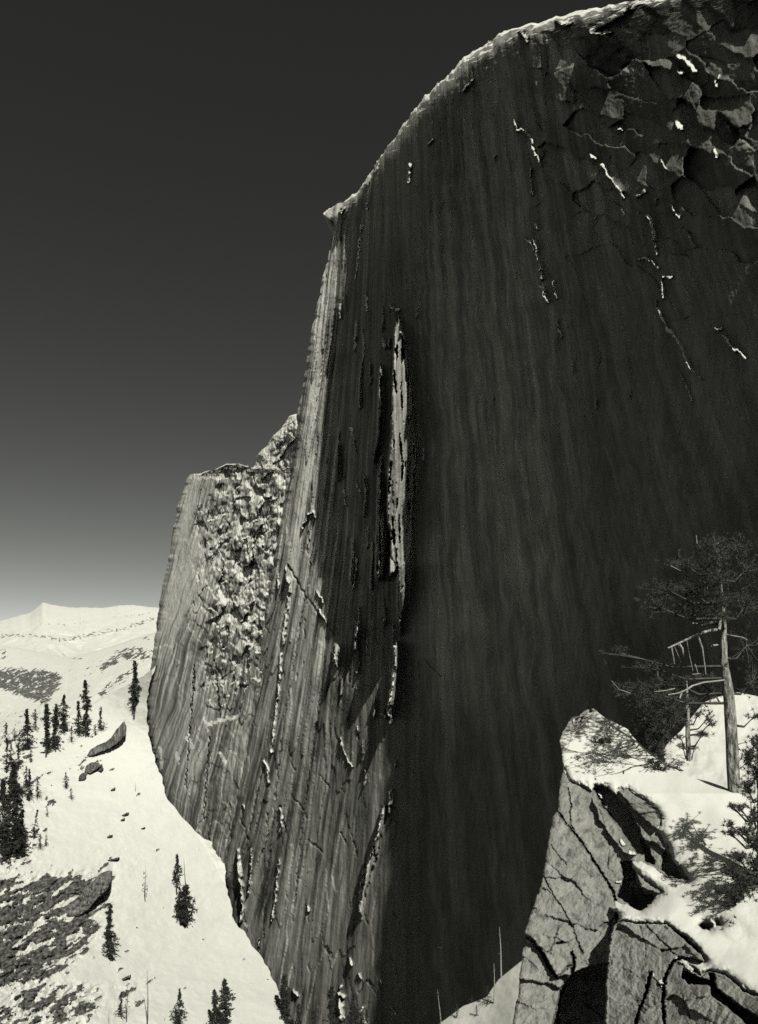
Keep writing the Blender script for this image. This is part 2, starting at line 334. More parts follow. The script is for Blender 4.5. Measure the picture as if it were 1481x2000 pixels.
GREYS = [([(1070, 85), (1110, 75), (1150, 90), (1120, 130), (1080, 120)], .1), ([(1195, 135), (1225, 148), (1246, 138), (1240, 130)], .45), ([(1110, 60), (1200, 50), (1280, 30), (1240, 80), (1180, 85)], .12)]
CRACKS = [([(563, 1105), (580, 1135), (600, 1168), (640, 1222), (655, 1240)], 2.2), ([(597, 1165), (575, 1290), (553, 1420), (538, 1560), (530, 1640), (518, 1760), (513, 1850)], 1.7), ([(636, 1285), (628, 1340), (614, 1450), (600, 1540), (592, 1600), (580, 1720), (572, 1800)], 1.6),
    ([(548, 1575), (530, 1615), (512, 1670)], 1.6), ([(548, 1575), (556, 1610), (562, 1640)], 1.6), ([(571, 1555), (588, 1575), (600, 1600)], 1.8), ([(603, 1642), (622, 1655), (632, 1668)], 2.4), ([(600, 1180), (606, 1100), (612, 1060)], 1.6), ([(470, 1600), (486, 1640)], 1.8), ([(483, 1650), (472, 1680), (478, 1800)], 1.5),
    ([(766, 940), (768, 1000), (775, 1040), (771, 1078), (780, 1110)], 1.8), ([(762, 1080), (772, 1108), (782, 1112)], 2.2), ([(830, 1290), (850, 1310), (862, 1322)], 1.8), ([(636, 1850), (645, 1865)], 4), ([(672, 1868), (690, 1850)], 4), ([(745, 1575), (775, 1578)], 2), ([(700, 1940), (715, 1915), (730, 1925)], 3),
    ([(520, 1480), (500, 1560), (488, 1620)], 1.8), ([(610, 1010), (604, 1040), (600, 1080)], 2.5)]
nr = 1060; nc = 600
v = np.linspace(-100, 2150, nr); u = np.linspace(0, 1, nc) ** 1.12
L = LB(v) + fbm(v / 26, v * 0, 3, 31) * 5 * sst(420, 480, v) + fbm(v / 14, v * 0, 4, 35, .65) * 5 * (1 - sst(420, 480, v))
PX = L[:, None] + (1640 - L[:, None]) * u[None]; PY = np.repeat(v[:, None], nc, 1)
Y = sampB(PX, PY)
dR = seg_dist(PX.ravel(), PY.ravel(), RIDGE).reshape(PX.shape)
PY = PY + (5 * fbm(PX / 26, PX * 0, 4, 36, .6) + 2 * np.floor(3 * fbm(PX / 15, PX * 0, 2, 37))) * np.exp(-dR / 25) * sst(425, 400, PY)
Q = (PX - 770) * np.exp(np.where(PX < 770, .00089, .0005) * (1400 - PY)) + fbm(PX / 120, PY / 320, 3, 5) * 6
smoothz = np.clip(sst(850, 1100, PX), 0, 1)
leftz = 1 - sst(640, 800, PX)
lz = 1 - sst(700, 840, PX)
dsp = (.25 + .85 * lz) * ridged(Q / 34, PY / 700, 2, 1) + .7 * ridged(Q / 13, PY / 260, 3, 2) * (.18 + .77 * lz) * (.25 + 1.1 * sst(-.2, .3, fbm(Q / 45, PY / 500, 3, 12))) + (.25 + .45 * lz) * fbm(Q / 4.5, PY / 80, 3, 3) + (.75 - .1 * lz) * fbm(PX / 22, PY / 40, 4, 44, .6)
plates = np.floor(3.0 * fbm(Q / 45, PY / 300, 3, 8) + .5) * 1.2        # exfoliation plates stepping in and out
dsp += plates * (.35 + .65 * leftz)
urp = sst(980, 1200, PX) * sst(620, 80, PY - (PX - 1100) * .5); dsp *= 1 - .75 * urp
urp = sst(980, 1200, PX) * sst(620, 80, PY - (PX - 1100) * .5)
wx = PX + 18 * fbm(PX / 50, PY / 50, 3, 63); wy = PY + 18 * fbm(PX / 50, PY / 50, 3, 64)
cl, clt = cells(wx, wy, 130, 61, (960, -100, 1640, 560), 1.7, 1.0, .06, .9, .45)
dsp += urp * (cl + 2.2 * fbm(wx / 60, wy / 70, 3, 61, .5) + .8 * fbm(wx / 9, wy / 6, 3, 62))
dE = PX - L[:, None]
dsp += 0 * dR + 5 * np.exp(-dE / 5) * sst(420, 470, PY)
rk = np.random.RandomState(9)
for _ in range(34):
    x_, y_ = rk.uniform(470, 780), rk.uniform(1150, 1990); l_ = rk.uniform(10, 46); a_ = rk.choice([1.0, -1.1, 1.4, 1.5, -1.45]) + rk.uniform(-.15, .15)
    CRACKS.append(([(x_, y_), (x_ + l_ * .5 * math.cos(a_) + rk.uniform(-3, 3), y_ + l_ * .5 * math.sin(abs(a_))), (x_ + l_ * math.cos(a_), y_ + l_ * math.sin(abs(a_)))], rk.uniform(1.0, 2.0)))
    if _ % 5 == 0: STREAKS.append(([(x_ + 2, y_), (x_ + 2 + l_ * .25 * math.cos(a_), y_ + l_ * .3)], rk.uniform(.6, 1.5)))
crk = np.zeros(PX.shape)
JX = PX + 5 * fbm(PX / 10, PY / 14, 3, 65); JY = PY + 5 * fbm(PX / 10, PY / 14, 3, 66)
for pts, w in CRACKS:
    crk = np.maximum(crk, stroke(JX, JY, pts, w * .62, .7))
dsp += crk * 1.3
rwx = curve([(-60, 14), (0, 14), (30, 18), (52, 14), (80, 9), (120, 7), (190, 8), (250, 5), (300, 3), (345, 6), (380, 7), (420, 3)])(PY)
rw = curve([(-60, 8), (0, 8), (30, 6.5), (52, 5), (80, 4.5), (120, 5), (190, 6.5), (250, 4), (275, 1.8), (300, 1.8), (345, 4.5), (380, 5), (396, 2), (420, 2)])(PY) * .8 * (1 + .7 * fbm(PX / 22, PY / 22, 3, 77))
dsp += 24 * np.exp(-dR / 6.5) * sst(424, 410, PY)
snow = np.zeros(PX.shape)
brk = fbm(PX / 7, PY / 9, 3, 71)
n_ = fbm(PX / 6, PY / 7, 3, 73)
ledge = np.zeros(PX.shape)
for pts, w in STREAKS:
    w = w * .8 + .3
    s_ = stroke(JX, JY, pts, w, .7)
    snow = np.maximum(snow, s_ * (1.1 + 1.0 * n_))
    xs_ = [p[0] for p in pts]; ys_ = [p[1] for p in pts]; m_ = 3 * w + 8
    k_ = (JX > min(xs_) - m_) & (JX < max(xs_) + m_) & (JY > min(ys_) - m_) & (JY < max(ys_) + m_)
    if k_.any():
        jx_ = JX[k_]; jy_ = JY[k_]; best = np.full(jx_.shape, 1e9); bdx = np.zeros(jx_.shape); bdy = np.zeros(jx_.shape)
        for i_ in range(len(pts) - 1):
            x0, y0 = pts[i_]; dx_, dy_ = pts[i_ + 1][0] - x0, pts[i_ + 1][1] - y0
            t_ = np.clip(((jx_ - x0) * dx_ + (jy_ - y0) * dy_) / (dx_ * dx_ + dy_ * dy_ + 1e-9), 0, 1)
            ex = jx_ - x0 - t_ * dx_; ey = jy_ - y0 - t_ * dy_; d_ = np.hypot(ex, ey); q_ = d_ < best
            best[q_] = d_[q_]; bdx[q_] = ex[q_]; bdy[q_] = ey[q_]
        ledge[k_] = np.maximum(ledge[k_], (.95 * np.clip(w - bdx, 0, 2.2 * w) + .9 + .5 * np.clip(w + bdy, 0, 2.2 * w)) * (1 - sst(.9 * w, 1.6 * w, best)))
dsp -= ledge
# thin exfoliation flakes catching the light in the shaded bay
flk = np.zeros(PX.shape); rf = np.random.RandomState(5)
FL = [(rf.uniform(662, 765), rf.uniform(540, 1180), rf.uniform(18, 95), rf.uniform(1.0, 3.0)) for _ in range(18)] + [(rf.uniform(655, 775), rf.uniform(1180, 1560), rf.uniform(12, 50), rf.uniform(1, 2)) for _ in range(12)] + [(rf.uniform(800, 1250), rf.uniform(250, 900), rf.uniform(8, 30), rf.uniform(.8, 1.5)) for _ in range(12)]
for fx_, fy_, fl_, fw_ in FL:
    m_ = stroke(JX * .5 + PX * .5, PY, [(fx_, fy_), (fx_ + rf.uniform(-4, 4), fy_ + fl_ * .5), (fx_ - fl_ * .03, fy_ + fl_)], fw_, .6)
    flk = np.maximum(flk, m_); dsp -= m_ * ((3.0 if fx_ < 780 else 1.0) + .8 * np.clip(fx_ + fw_ - PX, 0, 9))
for (pts, bv, sf), rc_ in zip(RIBS, (.45, .5, .5, .55, .5, .52, .6, .6)):
    pa = np.array(pts, float); ys_ = np.arange(pa[:, 1].min(), pa[:, 1].max(), 4.0); xr_ = []
    for y_ in ys_:
        y_ = y_ + .013; c_ = [pts[i][0] + (y_ - pts[i][1]) * (pts[i - 1][0] - pts[i][0]) / (pts[i - 1][1] - pts[i][1]) for i in range(len(pts)) if (pts[i][1] - y_) * (pts[i - 1][1] - y_) < 0]
        xr_.append(max(c_) if c_ else np.nan)
    xr_ = np.array(xr_); ok = ~np.isnan(xr_); ys_ = ys_[ok]; xr_ = np.convolve(np.pad(xr_[ok], 4, 'edge'), np.ones(9) / 9, 'valid')
    wob = 2.2 * fbm(PX / 40, PY / 14, 4, 67)
    dsp -= (rc_ * np.clip(np.interp(PY, ys_, xr_) - PX, 0, 40) + {.45: 6.0, .5: 10.0, .55: 16.0, .52: 13.0, .6: 9.0}[rc_] + .5 * ridged(PX / 3.5, PY / 70, 2, 68)) * poly_mask(PX + wob, PY + 22 * fbm(PX / 4, PX * 0, 2, 74), pts, 1.5) * sst(-.36, -.28, fbm(PX / 6, PY / 60, 3, 70))
snow = np.maximum(snow, (1 - sst(.6, 1.4, dR / (rw * np.clip(1 + 2.6 * fbm(PX / 14, PY / 14, 4, 78), .05, 2)))) * (PY < 424))
snow = np.maximum(snow, sst(.18, .3, fbm((PX * .93 - PY * .36) / 30, (PX * .36 + PY * .93) / 5, 3, 79)) * (1 - sst(12, 26, dR)) * (PY < 300) * .9)
# ledges with snow and pale bedrock just under the brow
brow = sst(8, 18, dR) * sst(75, 35, dR) * sst(190, 120, PY) * sst(860, 930, PX)
along = (PX * .93 - PY * .36); across = (PX * .36 + PY * .93)
led = fbm(along / 16, across / 4.5, 3, 81)
snow = np.maximum(snow, brow * sst(.15, .4, led) * .9 * sst(1250, 1050, PX))
fl = fbm(PX / 5, PY / 9, 3, 91)
snow = np.maximum(snow, sst(.42, .6, fl) * sst(200, 100, np.abs(PX - (560 + (1400 - PY) * .02))) * sst(560, 700, PY) * .0)
# rock colour: pale fresh scars, dark lichen streaks, painted shade in bay and lower wall
t1 = fbm(Q / 16, PY / 420, 4, 101); t2 = fbm(Q / 5, PY / 160, 3, 103); t3 = fbm(PX / 60, PY / 60, 4, 105)
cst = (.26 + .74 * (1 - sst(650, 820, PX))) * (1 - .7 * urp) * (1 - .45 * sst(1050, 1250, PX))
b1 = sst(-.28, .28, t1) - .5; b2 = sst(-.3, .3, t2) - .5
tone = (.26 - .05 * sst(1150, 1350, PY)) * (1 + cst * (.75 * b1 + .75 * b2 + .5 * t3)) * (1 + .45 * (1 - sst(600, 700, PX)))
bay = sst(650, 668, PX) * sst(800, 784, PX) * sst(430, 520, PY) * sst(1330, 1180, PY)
tone *= 1 - .25 * bay  # shade of the bay deepened in the rock colour
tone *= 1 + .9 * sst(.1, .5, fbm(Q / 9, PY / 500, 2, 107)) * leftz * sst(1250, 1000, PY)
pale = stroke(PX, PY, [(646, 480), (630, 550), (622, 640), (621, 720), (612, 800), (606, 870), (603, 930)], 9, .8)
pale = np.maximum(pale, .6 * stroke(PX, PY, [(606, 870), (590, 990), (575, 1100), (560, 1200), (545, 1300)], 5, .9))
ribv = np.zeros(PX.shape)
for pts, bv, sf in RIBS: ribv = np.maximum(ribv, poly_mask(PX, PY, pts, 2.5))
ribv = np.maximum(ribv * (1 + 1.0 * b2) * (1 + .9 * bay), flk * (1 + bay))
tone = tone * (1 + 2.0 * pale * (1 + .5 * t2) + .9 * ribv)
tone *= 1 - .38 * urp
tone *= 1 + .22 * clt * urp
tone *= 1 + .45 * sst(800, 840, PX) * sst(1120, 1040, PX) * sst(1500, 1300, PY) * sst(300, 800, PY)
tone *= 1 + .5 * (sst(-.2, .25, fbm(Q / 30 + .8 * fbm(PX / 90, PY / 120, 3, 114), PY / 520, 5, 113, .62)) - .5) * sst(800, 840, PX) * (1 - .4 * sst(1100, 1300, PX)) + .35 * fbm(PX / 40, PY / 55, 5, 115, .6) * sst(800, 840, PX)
tone *= 1 - .14 * sst(1060, 1160, PX + 40 * t3) * (1 - urp) - .20 * sst(784, 800, PX) * sst(1340, 1480, PY + .0016 * (PX - 880) ** 2)  # right side darker; shadow block at lower centre painted into the colour
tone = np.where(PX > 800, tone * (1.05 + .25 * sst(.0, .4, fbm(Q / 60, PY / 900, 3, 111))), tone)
for pts, a_ in GREYS: tone += poly_mask(PX, PY, pts, 5) * a_ * .6
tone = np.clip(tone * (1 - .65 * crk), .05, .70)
Yw = Y + dsp * (Y / 450)
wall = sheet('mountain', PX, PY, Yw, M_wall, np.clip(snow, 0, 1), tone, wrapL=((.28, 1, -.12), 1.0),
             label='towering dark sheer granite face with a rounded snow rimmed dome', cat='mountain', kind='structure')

# ------------------------------------------------------------------ pale buttress beyond the wall
LA = curve([(806, 585), (812, 566), (835, 550), (850, 535), (872, 520), (890, 502), (908, 499), (916, 494), (921, 440), (924, 400), (928, 372), (936, 364), (960, 358), (990, 346), (1010, 344), (1040, 336), (1080, 333), (1130, 320),
            (1180, 311), (1230, 305), (1290, 297), (1330, 288), (1390, 286), (1440, 290), (1480, 300), (1560, 318), (1700, 330), (1760, 340)])
_yy = np.arange(700, 2200, 10.0); _ye = sampB(LB(_yy) + 6, _yy); _ye = np.convolve(np.pad(_ye, 12, 'edge'), np.ones(25) / 25, 'valid')
def YA(px, py): return np.interp(py, _yy, _ye) + 5 + .33 * (LB(py) - px)
nr = 560; nc = 330
v = np.concatenate([np.linspace(806, 935, 120), np.linspace(936, 1760, nr - 120)]); u = np.linspace(0, 1, nc)
L = LA(v) + fbm(v / 14, v * 0, 3, 131) * 3.5
PX = L[:, None] + (np.minimum(LB(v) + 22, 625) - L)[:, None] * u; V0 = np.repeat(v[:, None], nc, 1)
PY = V0 + 5 * np.floor(2.5 * fbm(PX / 18, V0 * 0, 3, 134)) / 2 * np.exp(-np.abs(V0 - 915) / 30) - 13 * np.exp(-((PX - 450) / 34) ** 2) * np.exp(-np.abs(V0 - 920) / 40) + 2.5 * fbm(PX / 9, V0 * 0, 2, 133) * np.exp(-np.abs(V0 - 920) / 30)
Q = (PX - 770) * np.exp(.0007 * (1400 - PY)) + fbm(PX / 60, PY / 120, 3, 135) * 10
rough = np.clip(sst(365, 455, PX + (PY - 930) * .06 + 60 * fbm(PX / 40, PY / 60, 4, 137)) * (1 - sst(1250, 1420, PY) * .6), .12, 1)
dsp = 1.5 * ridged(Q / 26, PY / 420, 3, 141) + 1.0 * fbm(Q / 7, PY / 110, 3, 143) + rough * (cells(PX + 12 * fbm(PX / 20, PY / 20, 3, 138), PY + 12 * fbm(PX / 20, PY / 20, 3, 139), 420, 145, (330, 780, 640, 1760), 1.0, 2.1, .075, 1.4, .15)[0] + 3.2 * ridged(PX / 52 + PY / 110, PY / 62 - PX / 90, 3, 145) + 1.8 * ridged((PX + PY * .15) / 15, PY / 60, 4, 146) + .9 * fbm(PX / 8, PY / 16, 4, 147, .6) )
dE = PX - L[:, None]
dsp += 9 * np.exp(-dE / 5)
Y = YA(PX, PY) + dsp
W = P(PX, PY, Y); du = np.gradient(W, axis=1); dv = np.gradient(W, axis=0)
nn = np.cross(dv, du); nn /= np.linalg.norm(nn, axis=-1, keepdims=True) + 1e-9
nn *= np.where(np.sum(nn * W, -1, keepdims=True) > 0, -1, 1)
upn = nn[..., 2]
sfield = 1.3 * fbm(PX / 22 + PY / 50, PY / 15 - PX / 30, 5, 151, .55)
AJ = PX + 6 * fbm(PX / 9, PY / 9, 4, 152, .6); BJ = PY + 6 * fbm(PX / 9, PY / 9, 4, 153, .6)
snowy = sst(380, 460, PX) * sst(1330, 1180, PY)
crest = sst(930, 900, PY) * sst(480, 540, PX)
snow = sst(.15, .45, upn * 1.0 + .75 * sfield - .10 + .32 * snowy + .35 * crest) * np.clip(rough * 1.1 + crest, 0, 1)
band = np.maximum.reduce([stroke(AJ, BJ, p, w * .8, .8) for p, w in [([(430, 1215), (455, 1205), (470, 1225)], 12), ([(420, 1060), (450, 1035), (475, 1045)], 5), ([(430, 1100), (470, 1130)], 9), ([(480, 1150), (510, 1160)], 10), ([(430, 1165), (440, 1185)], 9), ([(405, 1335), (435, 1330)], 4),
      ([(405, 1415), (425, 1408), (465, 1400)], 6), ([(365, 1440), (378, 1460)], 5), ([(345, 1470), (350, 1490)], 5), ([(430, 1470), (440, 1490)], 6), ([(312, 1460), (316, 1500)], 4), ([(385, 932), (470, 935)], 5), ([(410, 1370), (420, 1385)], 3), ([(470, 1250), (465, 1340)], 7), ([(405, 1430), (400, 1400)], 3), ([(372, 1445), (366, 1430)], 3)]])
snow = np.maximum(snow, band * (.8 + .8 * sfield))
snow = np.maximum(snow, (1 - sst(2, 6, PY - PY[0:1, :])) * 0)
topd = np.minimum(dE * .5, 99) 
snow = np.maximum(snow, sst(930, 922, V0) * (dE < 14) * (PX > 380) * .9)
t1 = fbm(Q / 14, PY / 300, 4, 155); t2 = fbm(Q / 4.5, PY / 120, 3, 157)
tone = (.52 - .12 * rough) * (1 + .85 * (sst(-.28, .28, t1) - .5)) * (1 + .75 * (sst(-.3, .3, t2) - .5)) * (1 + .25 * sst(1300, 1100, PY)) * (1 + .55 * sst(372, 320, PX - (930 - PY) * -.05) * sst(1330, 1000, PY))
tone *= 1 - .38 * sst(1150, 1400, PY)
tone *= 1 + .8 * stroke(PX, PY, [(367, 940), (362, 1000), (358, 1050)], 7, .8) + .9 * stroke(PX, PY, [(411, 1255), (408, 1300)], 3.5, .8) + .8 * stroke(PX, PY, [(408, 1335), (420, 1337), (432, 1330)], 5, .8)
crk = np.maximum.reduce([stroke(AJ, BJ, p, 1.2, .8) for p in [[(497, 1040), (492, 1110), (487, 1150)], [(380, 1300), (372, 1420), (362, 1540)], [(420, 1290), (430, 1400)], [(410, 1440), (398, 1600)]]])
tone = np.clip(tone * (1 - .6 * crk), .06, .72)
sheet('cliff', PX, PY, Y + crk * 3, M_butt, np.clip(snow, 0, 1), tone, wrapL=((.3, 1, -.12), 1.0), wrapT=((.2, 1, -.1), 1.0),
      label='pale flat topped granite buttress with snow on its ledges', cat='cliff', kind='structure')

# ------------------------------------------------------------------ snow slope below the cliffs
FOOT = curve([(1300, 306), (1320, 297), (1360, 289), (1400, 287), (1440, 291), (1480, 301), (1505, 310), (1530, 318), (1562, 328), (1590, 350), (1620, 378), (1638, 398), (1650, 428), (1662, 440), (1700, 437), (1740, 444), (1790, 457), (1812, 464), (1818, 474), (1850, 498),
              (1888, 523), (1905, 528), (1925, 540), (1960, 553), (2000, 558), (2014, 590), (2030, 760), (2060, 800), (2110, 820)])
_fy = np.arange(1290, 2130, 10.0); _fd = np.where(_fy < 1650, YA(FOOT(_fy), _fy), sampB(np.maximum(np.minimum(FOOT(_fy), 560), LB(_fy) + 4), _fy))
_fd = np.minimum(_fd, np.convolve(np.pad(_fd, 9, 'edge'), np.ones(19) / 19, 'valid')) 
for _ in range(3): _fd = np.convolve(np.pad(_fd, 9, 'edge'), np.ones(19) / 19, 'valid')
_ft = FOOT(_fy)
for _ in range(3): _ft = np.convolve(np.pad(_ft, 8, 'edge'), np.ones(17) / 17, 'valid')
_ys = np.arange(1280, 2120, 5.0); _yl = np.interp(_ys, [1290, 1310, 1400, 1500, 1600, 1700, 1850, 2000, 2110], [900, 820, 650, 545, 480, 432, 382, 345, 322])
_yl = np.convolve(np.pad(_yl, 30, 'edge'), np.ones(61) / 61, 'valid')
def YF(py): return np.interp(py, _fy, _fd) - 4
YL = lambda v: np.interp(v, _ys, _yl)
LS = curve([(1290, 312), (1305, 300), (1320, 280), (1350, 225), (1385, 170), (1405, 120), (1430, 60), (1460, -20), (1475, -70), (2110, -70)])
def YS(px, py):
    pf = np.interp(py, _fy, _ft); t = np.clip((px + 70) / (pf + 70), 0, 1) ** 1.25
    return YL(py) * (1 - t) + YF(py) * t
nr = 520; nc = 420
v = np.linspace(1298, 2108, nr); u = np.linspace(0, 1, nc)
L = LS(v); Fp = FOOT(v) + fbm(v / 30, v * 0, 4, 161, .5) * 8
PX = L[:, None] + (Fp - L)[:, None] * u; PY = np.repeat(v[:, None], nc, 1)
Y = YS(PX, PY)
ROCKZ = [([(-90, 1700), (60, 1712), (130, 1705), (200, 1702), (222, 1700), (215, 1745), (190, 1790), (190, 1830), (150, 1870), (80, 1925), (-90, 1960)], .95, 26), ([(-90, 1990), (0, 1960), (60, 1915), (120, 1918), (200, 1925), (190, 1975), (160, 2010), (-90, 2100)], .75, 24),
         ([(-90, 1420), (10, 1420), (60, 1460), (110, 1560), (70, 1700), (-90, 1710)], .42, 22), ([(150, 1440), (200, 1470), (210, 1500), (150, 1530), (120, 1500)], .35, 16), ([(160, 1640), (280, 1560), (280, 1680), (190, 1740)], .12, 20), ([(215, 1920), (290, 1900), (270, 2000), (210, 2000)], .32, 20)]
rz = np.zeros(PX.shape)
for pts, a_, sf in ROCKZ: rz = np.maximum(rz, poly_mask(PX, PY, pts, sf) * a_)
ax = PX * .88 - PY * .47; ay = PX * .47 + PY * .88
rn = fbm(ax / 44, ay / 15, 6, 165, .56)
rn2 = fbm(ax / 14, ay / 7, 4, 166, .6)
rockm = sst(-.02, .07, .95 * rn + .30 * rn2 + rz * .66 - .46)
lump = ridged(ax / 34, ay / 18, 4, 167)
Y = Y + 2.0 * fbm(PX / 70, PY / 40, 4, 163) + .22 * fbm(PX / 13, PY / 9, 3, 164) - rockm * 1.8 + rz * 5 * lump + rockm * 2.0 * fbm(PX / 5, PY / 5, 3, 169)
tone = .13 * (1 + 2.2 * fbm(ax / 9, ay / 4, 4, 171))
sheet('snow_slope', PX, PY, Y, M_slope, 1 - rockm, np.clip(tone, .06, .5), wrapL=((-.1, 1, -.45), 1.0), wrapR=((-.4, 1, -1.0), .06), part='bare_rock', split=False,
      label='steep bright snow slope below the cliffs with broken bedrock', cat='snow slope', kind='structure')

# ------------------------------------------------------------------ far country
TF = curve([(-200, 1232), (-40, 1222), (0, 1214), (30, 1205), (60, 1196), (72, 1186), (84, 1177), (100, 1181), (140, 1187), (165, 1186), (200, 1188), (232, 1182), (260, 1182), (300, 1186), (330, 1190), (420, 1200), (700, 1210), (1100, 1215)])
nr = 130; nc = 420
px = np.linspace(-200, 1100, nc); PX = np.repeat(px[None], nr, 0); vv = np.linspace(0, 1, nr)[:, None]
top = TF(px) + fbm(px / 14, px * 0, 3, 181) * 1.6
PY = top[None] + vv * (1300 - top[None])
Y = 10500 - 3000 * vv ** .8 + 420 * fbm(PX / 60, vv * 3, 5, 183) * (vv + .15)
forest = np.maximum.reduce([stroke(PX, PY, [(0, 1242), (60, 1240), (120, 1250), (150, 1246), (200, 1236), (250, 1226), (300, 1208)], 5, .9), .8 * stroke(PX, PY, [(220, 1204), (300, 1199)], 4, .9), .7 * stroke(PX, PY, [(10, 1238), (40, 1240)], 3), .7 * stroke(PX, PY, [(80, 1222), (170, 1216)], 3, .9)])
rockm = forest * sst(-.35, .4, fbm(PX / 4, PY / 3, 3, 185)) * .8 + .5 * sst(.25, .5, fbm(PX / 10, PY / 3, 4, 187)) * sst(1195, 1215, PY)
sheet('far_mountains', PX, PY, Y, M_far, 1 - rockm, np.full(PX.shape, .30), wrapT=((0, 1, -.1), 10), split=False, label='distant snow covered mountain crest on the skyline', cat='mountains', kind='structure')
TM = curve([(-200, 1262), (0, 1262), (40, 1266), (90, 1276), (130, 1286), (170, 1276), (220, 1262), (260, 1248), (300, 1236), (400, 1225), (1100, 1222)])
nr = 260; nc = 420
px = np.linspace(-200, 700, nc); PX = np.repeat(px[None], nr, 0); vv = np.linspace(0, 1, nr)[:, None]
PY = TM(px)[None] + vv * (1540 - TM(px)[None])
Y = 4200 - 2600 * vv ** .75 + 150 * fbm(PX / 50 + PY / 80, PY / 50, 5, 191) * (vv + .1)
da = PX * .85 - PY * .52; db = PX * .52 + PY * .85
GZ = [([(-40, 1312), (20, 1304), (90, 1308), (122, 1318), (118, 1345), (85, 1378), (55, 1365), (0, 1345), (-40, 1345)], .75, 9), ([(182, 1310), (230, 1270), (262, 1262), (300, 1270), (290, 1290), (240, 1290), (200, 1315)], .62, 8), ([(185, 1355), (230, 1320), (262, 1300), (262, 1318), (220, 1345), (200, 1365)], .55, 8), ([(0, 1268), (14, 1266), (16, 1286), (2, 1290)], .45, 5), ([(212, 1368), (228, 1352), (226, 1362)], .8, 4), ([(-40, 1385), (60, 1390), (110, 1375), (140, 1395), (60, 1420), (-40, 1420)], .22, 12), ([(140, 1300), (200, 1285), (180, 1330), (130, 1330)], .18, 12), ([(60, 1262), (300, 1228), (300, 1240), (60, 1275)], .16, 8), ([(140, 1286), (165, 1285), (150, 1290)], .6, 3),
      ([(180, 1250), (210, 1245), (205, 1262), (185, 1264)], .3, 8), ([(-40, 1400), (0, 1398), (25, 1420), (0, 1440), (-40, 1440)], .35, 12), ([(215, 1235), (300, 1215), (300, 1262), (250, 1255)], .22, 10)]
gz = np.zeros(PX.shape)
for pts, a_, sf in GZ: gz = np.maximum(gz, poly_mask(PX, PY, pts, sf) * a_)
gn = fbm(da / 16, db / 3.2, 5, 193, .65)
rockm = sst(-.05, .28, gn * 1.15 + gz * .95 - .36) * .85
sheet('mountain_flank', PX, PY, Y, M_far, 1 - rockm, np.clip(.17 * (1 + .8 * fbm(PX / 6, PY / 4, 3, 195)), .05, .5), wrapT=((0, 1, -.2), 8), split=False, label='middle distance snow basin with bare grey slabs', cat='mountainside', kind='structure')
# valley floor, out to the horizon
a = np.linspace(0, 2 * math.pi, 97)[:-1]; rr = [5, 300, 2000, 9000, 30000]
V = []; 
for r_ in rr: V += [(r_ * math.cos(t), r_ * math.sin(t), -330) for t in a]
V = np.array(V); Fc = []
for i in range(len(rr) - 1):
    for j in range(96): Fc.append((i * 96 + j, (i + 1) * 96 + j, (i + 1) * 96 + (j + 1) % 96, i * 96 + (j + 1) % 96))
tag(mesh_obj('valley_floor', V, Fc, M_slope, attrs={'snow': np.ones(len(V)), 'tone': np.full(len(V), .2)}), 'snow covered valley floor', 'ground', kind='structure')

# ------------------------------------------------------------------ snow knoll in the gap at the bottom
TK = curve([(820, 2040), (845, 2012), (858, 2000), (880, 1984), (905, 1965), (930, 1956), (950, 1948), (962, 1930), (975, 1912), (1000, 1892), (1016, 1879), (1060, 1850), (1150, 1830)])
px = np.linspace(815, 1150, 170); nr = 110
PX = np.repeat(px[None], nr, 0); vv = np.linspace(0, 1, nr)[:, None]; PY = TK(px)[None] + vv * (2120 - TK(px)[None])
_kx2 = np.arange(700, 1300, 4.0); _tk = TK(_kx2); _tk = np.convolve(np.pad(_tk, 10, 'edge'), np.ones(21) / 21, 'valid')
def YK(px, py): return 132 - (py - np.interp(px, _kx2, _tk)) * .16 + (px - 860) * .01
Y = YK(PX, PY) + .5 * fbm(PX / 40, PY / 30, 3, 201)
sheet('snow_knoll', PX, PY, Y, M_slope, np.ones(PX.shape), wrapT=((0, 1, -.8), .5), wrapL=((.1, 1, -.8), .5), split=False, label='small sunlit snow knoll in the gap beside the outcrop', cat='snow', kind='structure')

# ------------------------------------------------------------------ near outcrop and its snow
LO = curve([(1384, 1154), (1387, 1143), (1394, 1136), (1399, 1131), (1401, 1116), (1410, 1111), (1420, 1107), (1431, 1099), (1448, 1094), (1462, 1097), (1502, 1100), (1553, 1092), (1583, 1090), (1594, 1081), (1640, 1072), (1712, 1061), (1760, 1046), (1803, 1031), (1824, 1023), (1837, 1030), (1845, 1026), (1854, 1021), (1905, 1015), (1949, 1012), (1958, 1008), (2000, 1002), (2100, 985)])
RO = curve([(1384, 1160), (1394, 1172), (1404, 1186), (1414, 1206), (1424, 1226), (1441, 1238), (1458, 1256), (1475, 1278), (1499, 1305), (1519, 1352), (1527, 1386), (1538, 1416), (1552, 1448), (1568, 1500), (1584, 1700), (1600, 2000), (2200, 2000)])
def YO(px, py):
    l = np.interp(py, [1384, 1440, 1550, 1700, 2000, 2100], [33, 31, 27.6, 25.6, 22.2, 21.2]); r = np.interp(py, [1384, 1440, 1550, 1700, 2000, 2100], [33, 31.4, 26.2, 22.8, 18.4, 17.2])
    t = np.clip((px - 1100) / 440, 0, 1); t = t * t * (3 - 2 * t)
    return l * (1 - t) + r * t
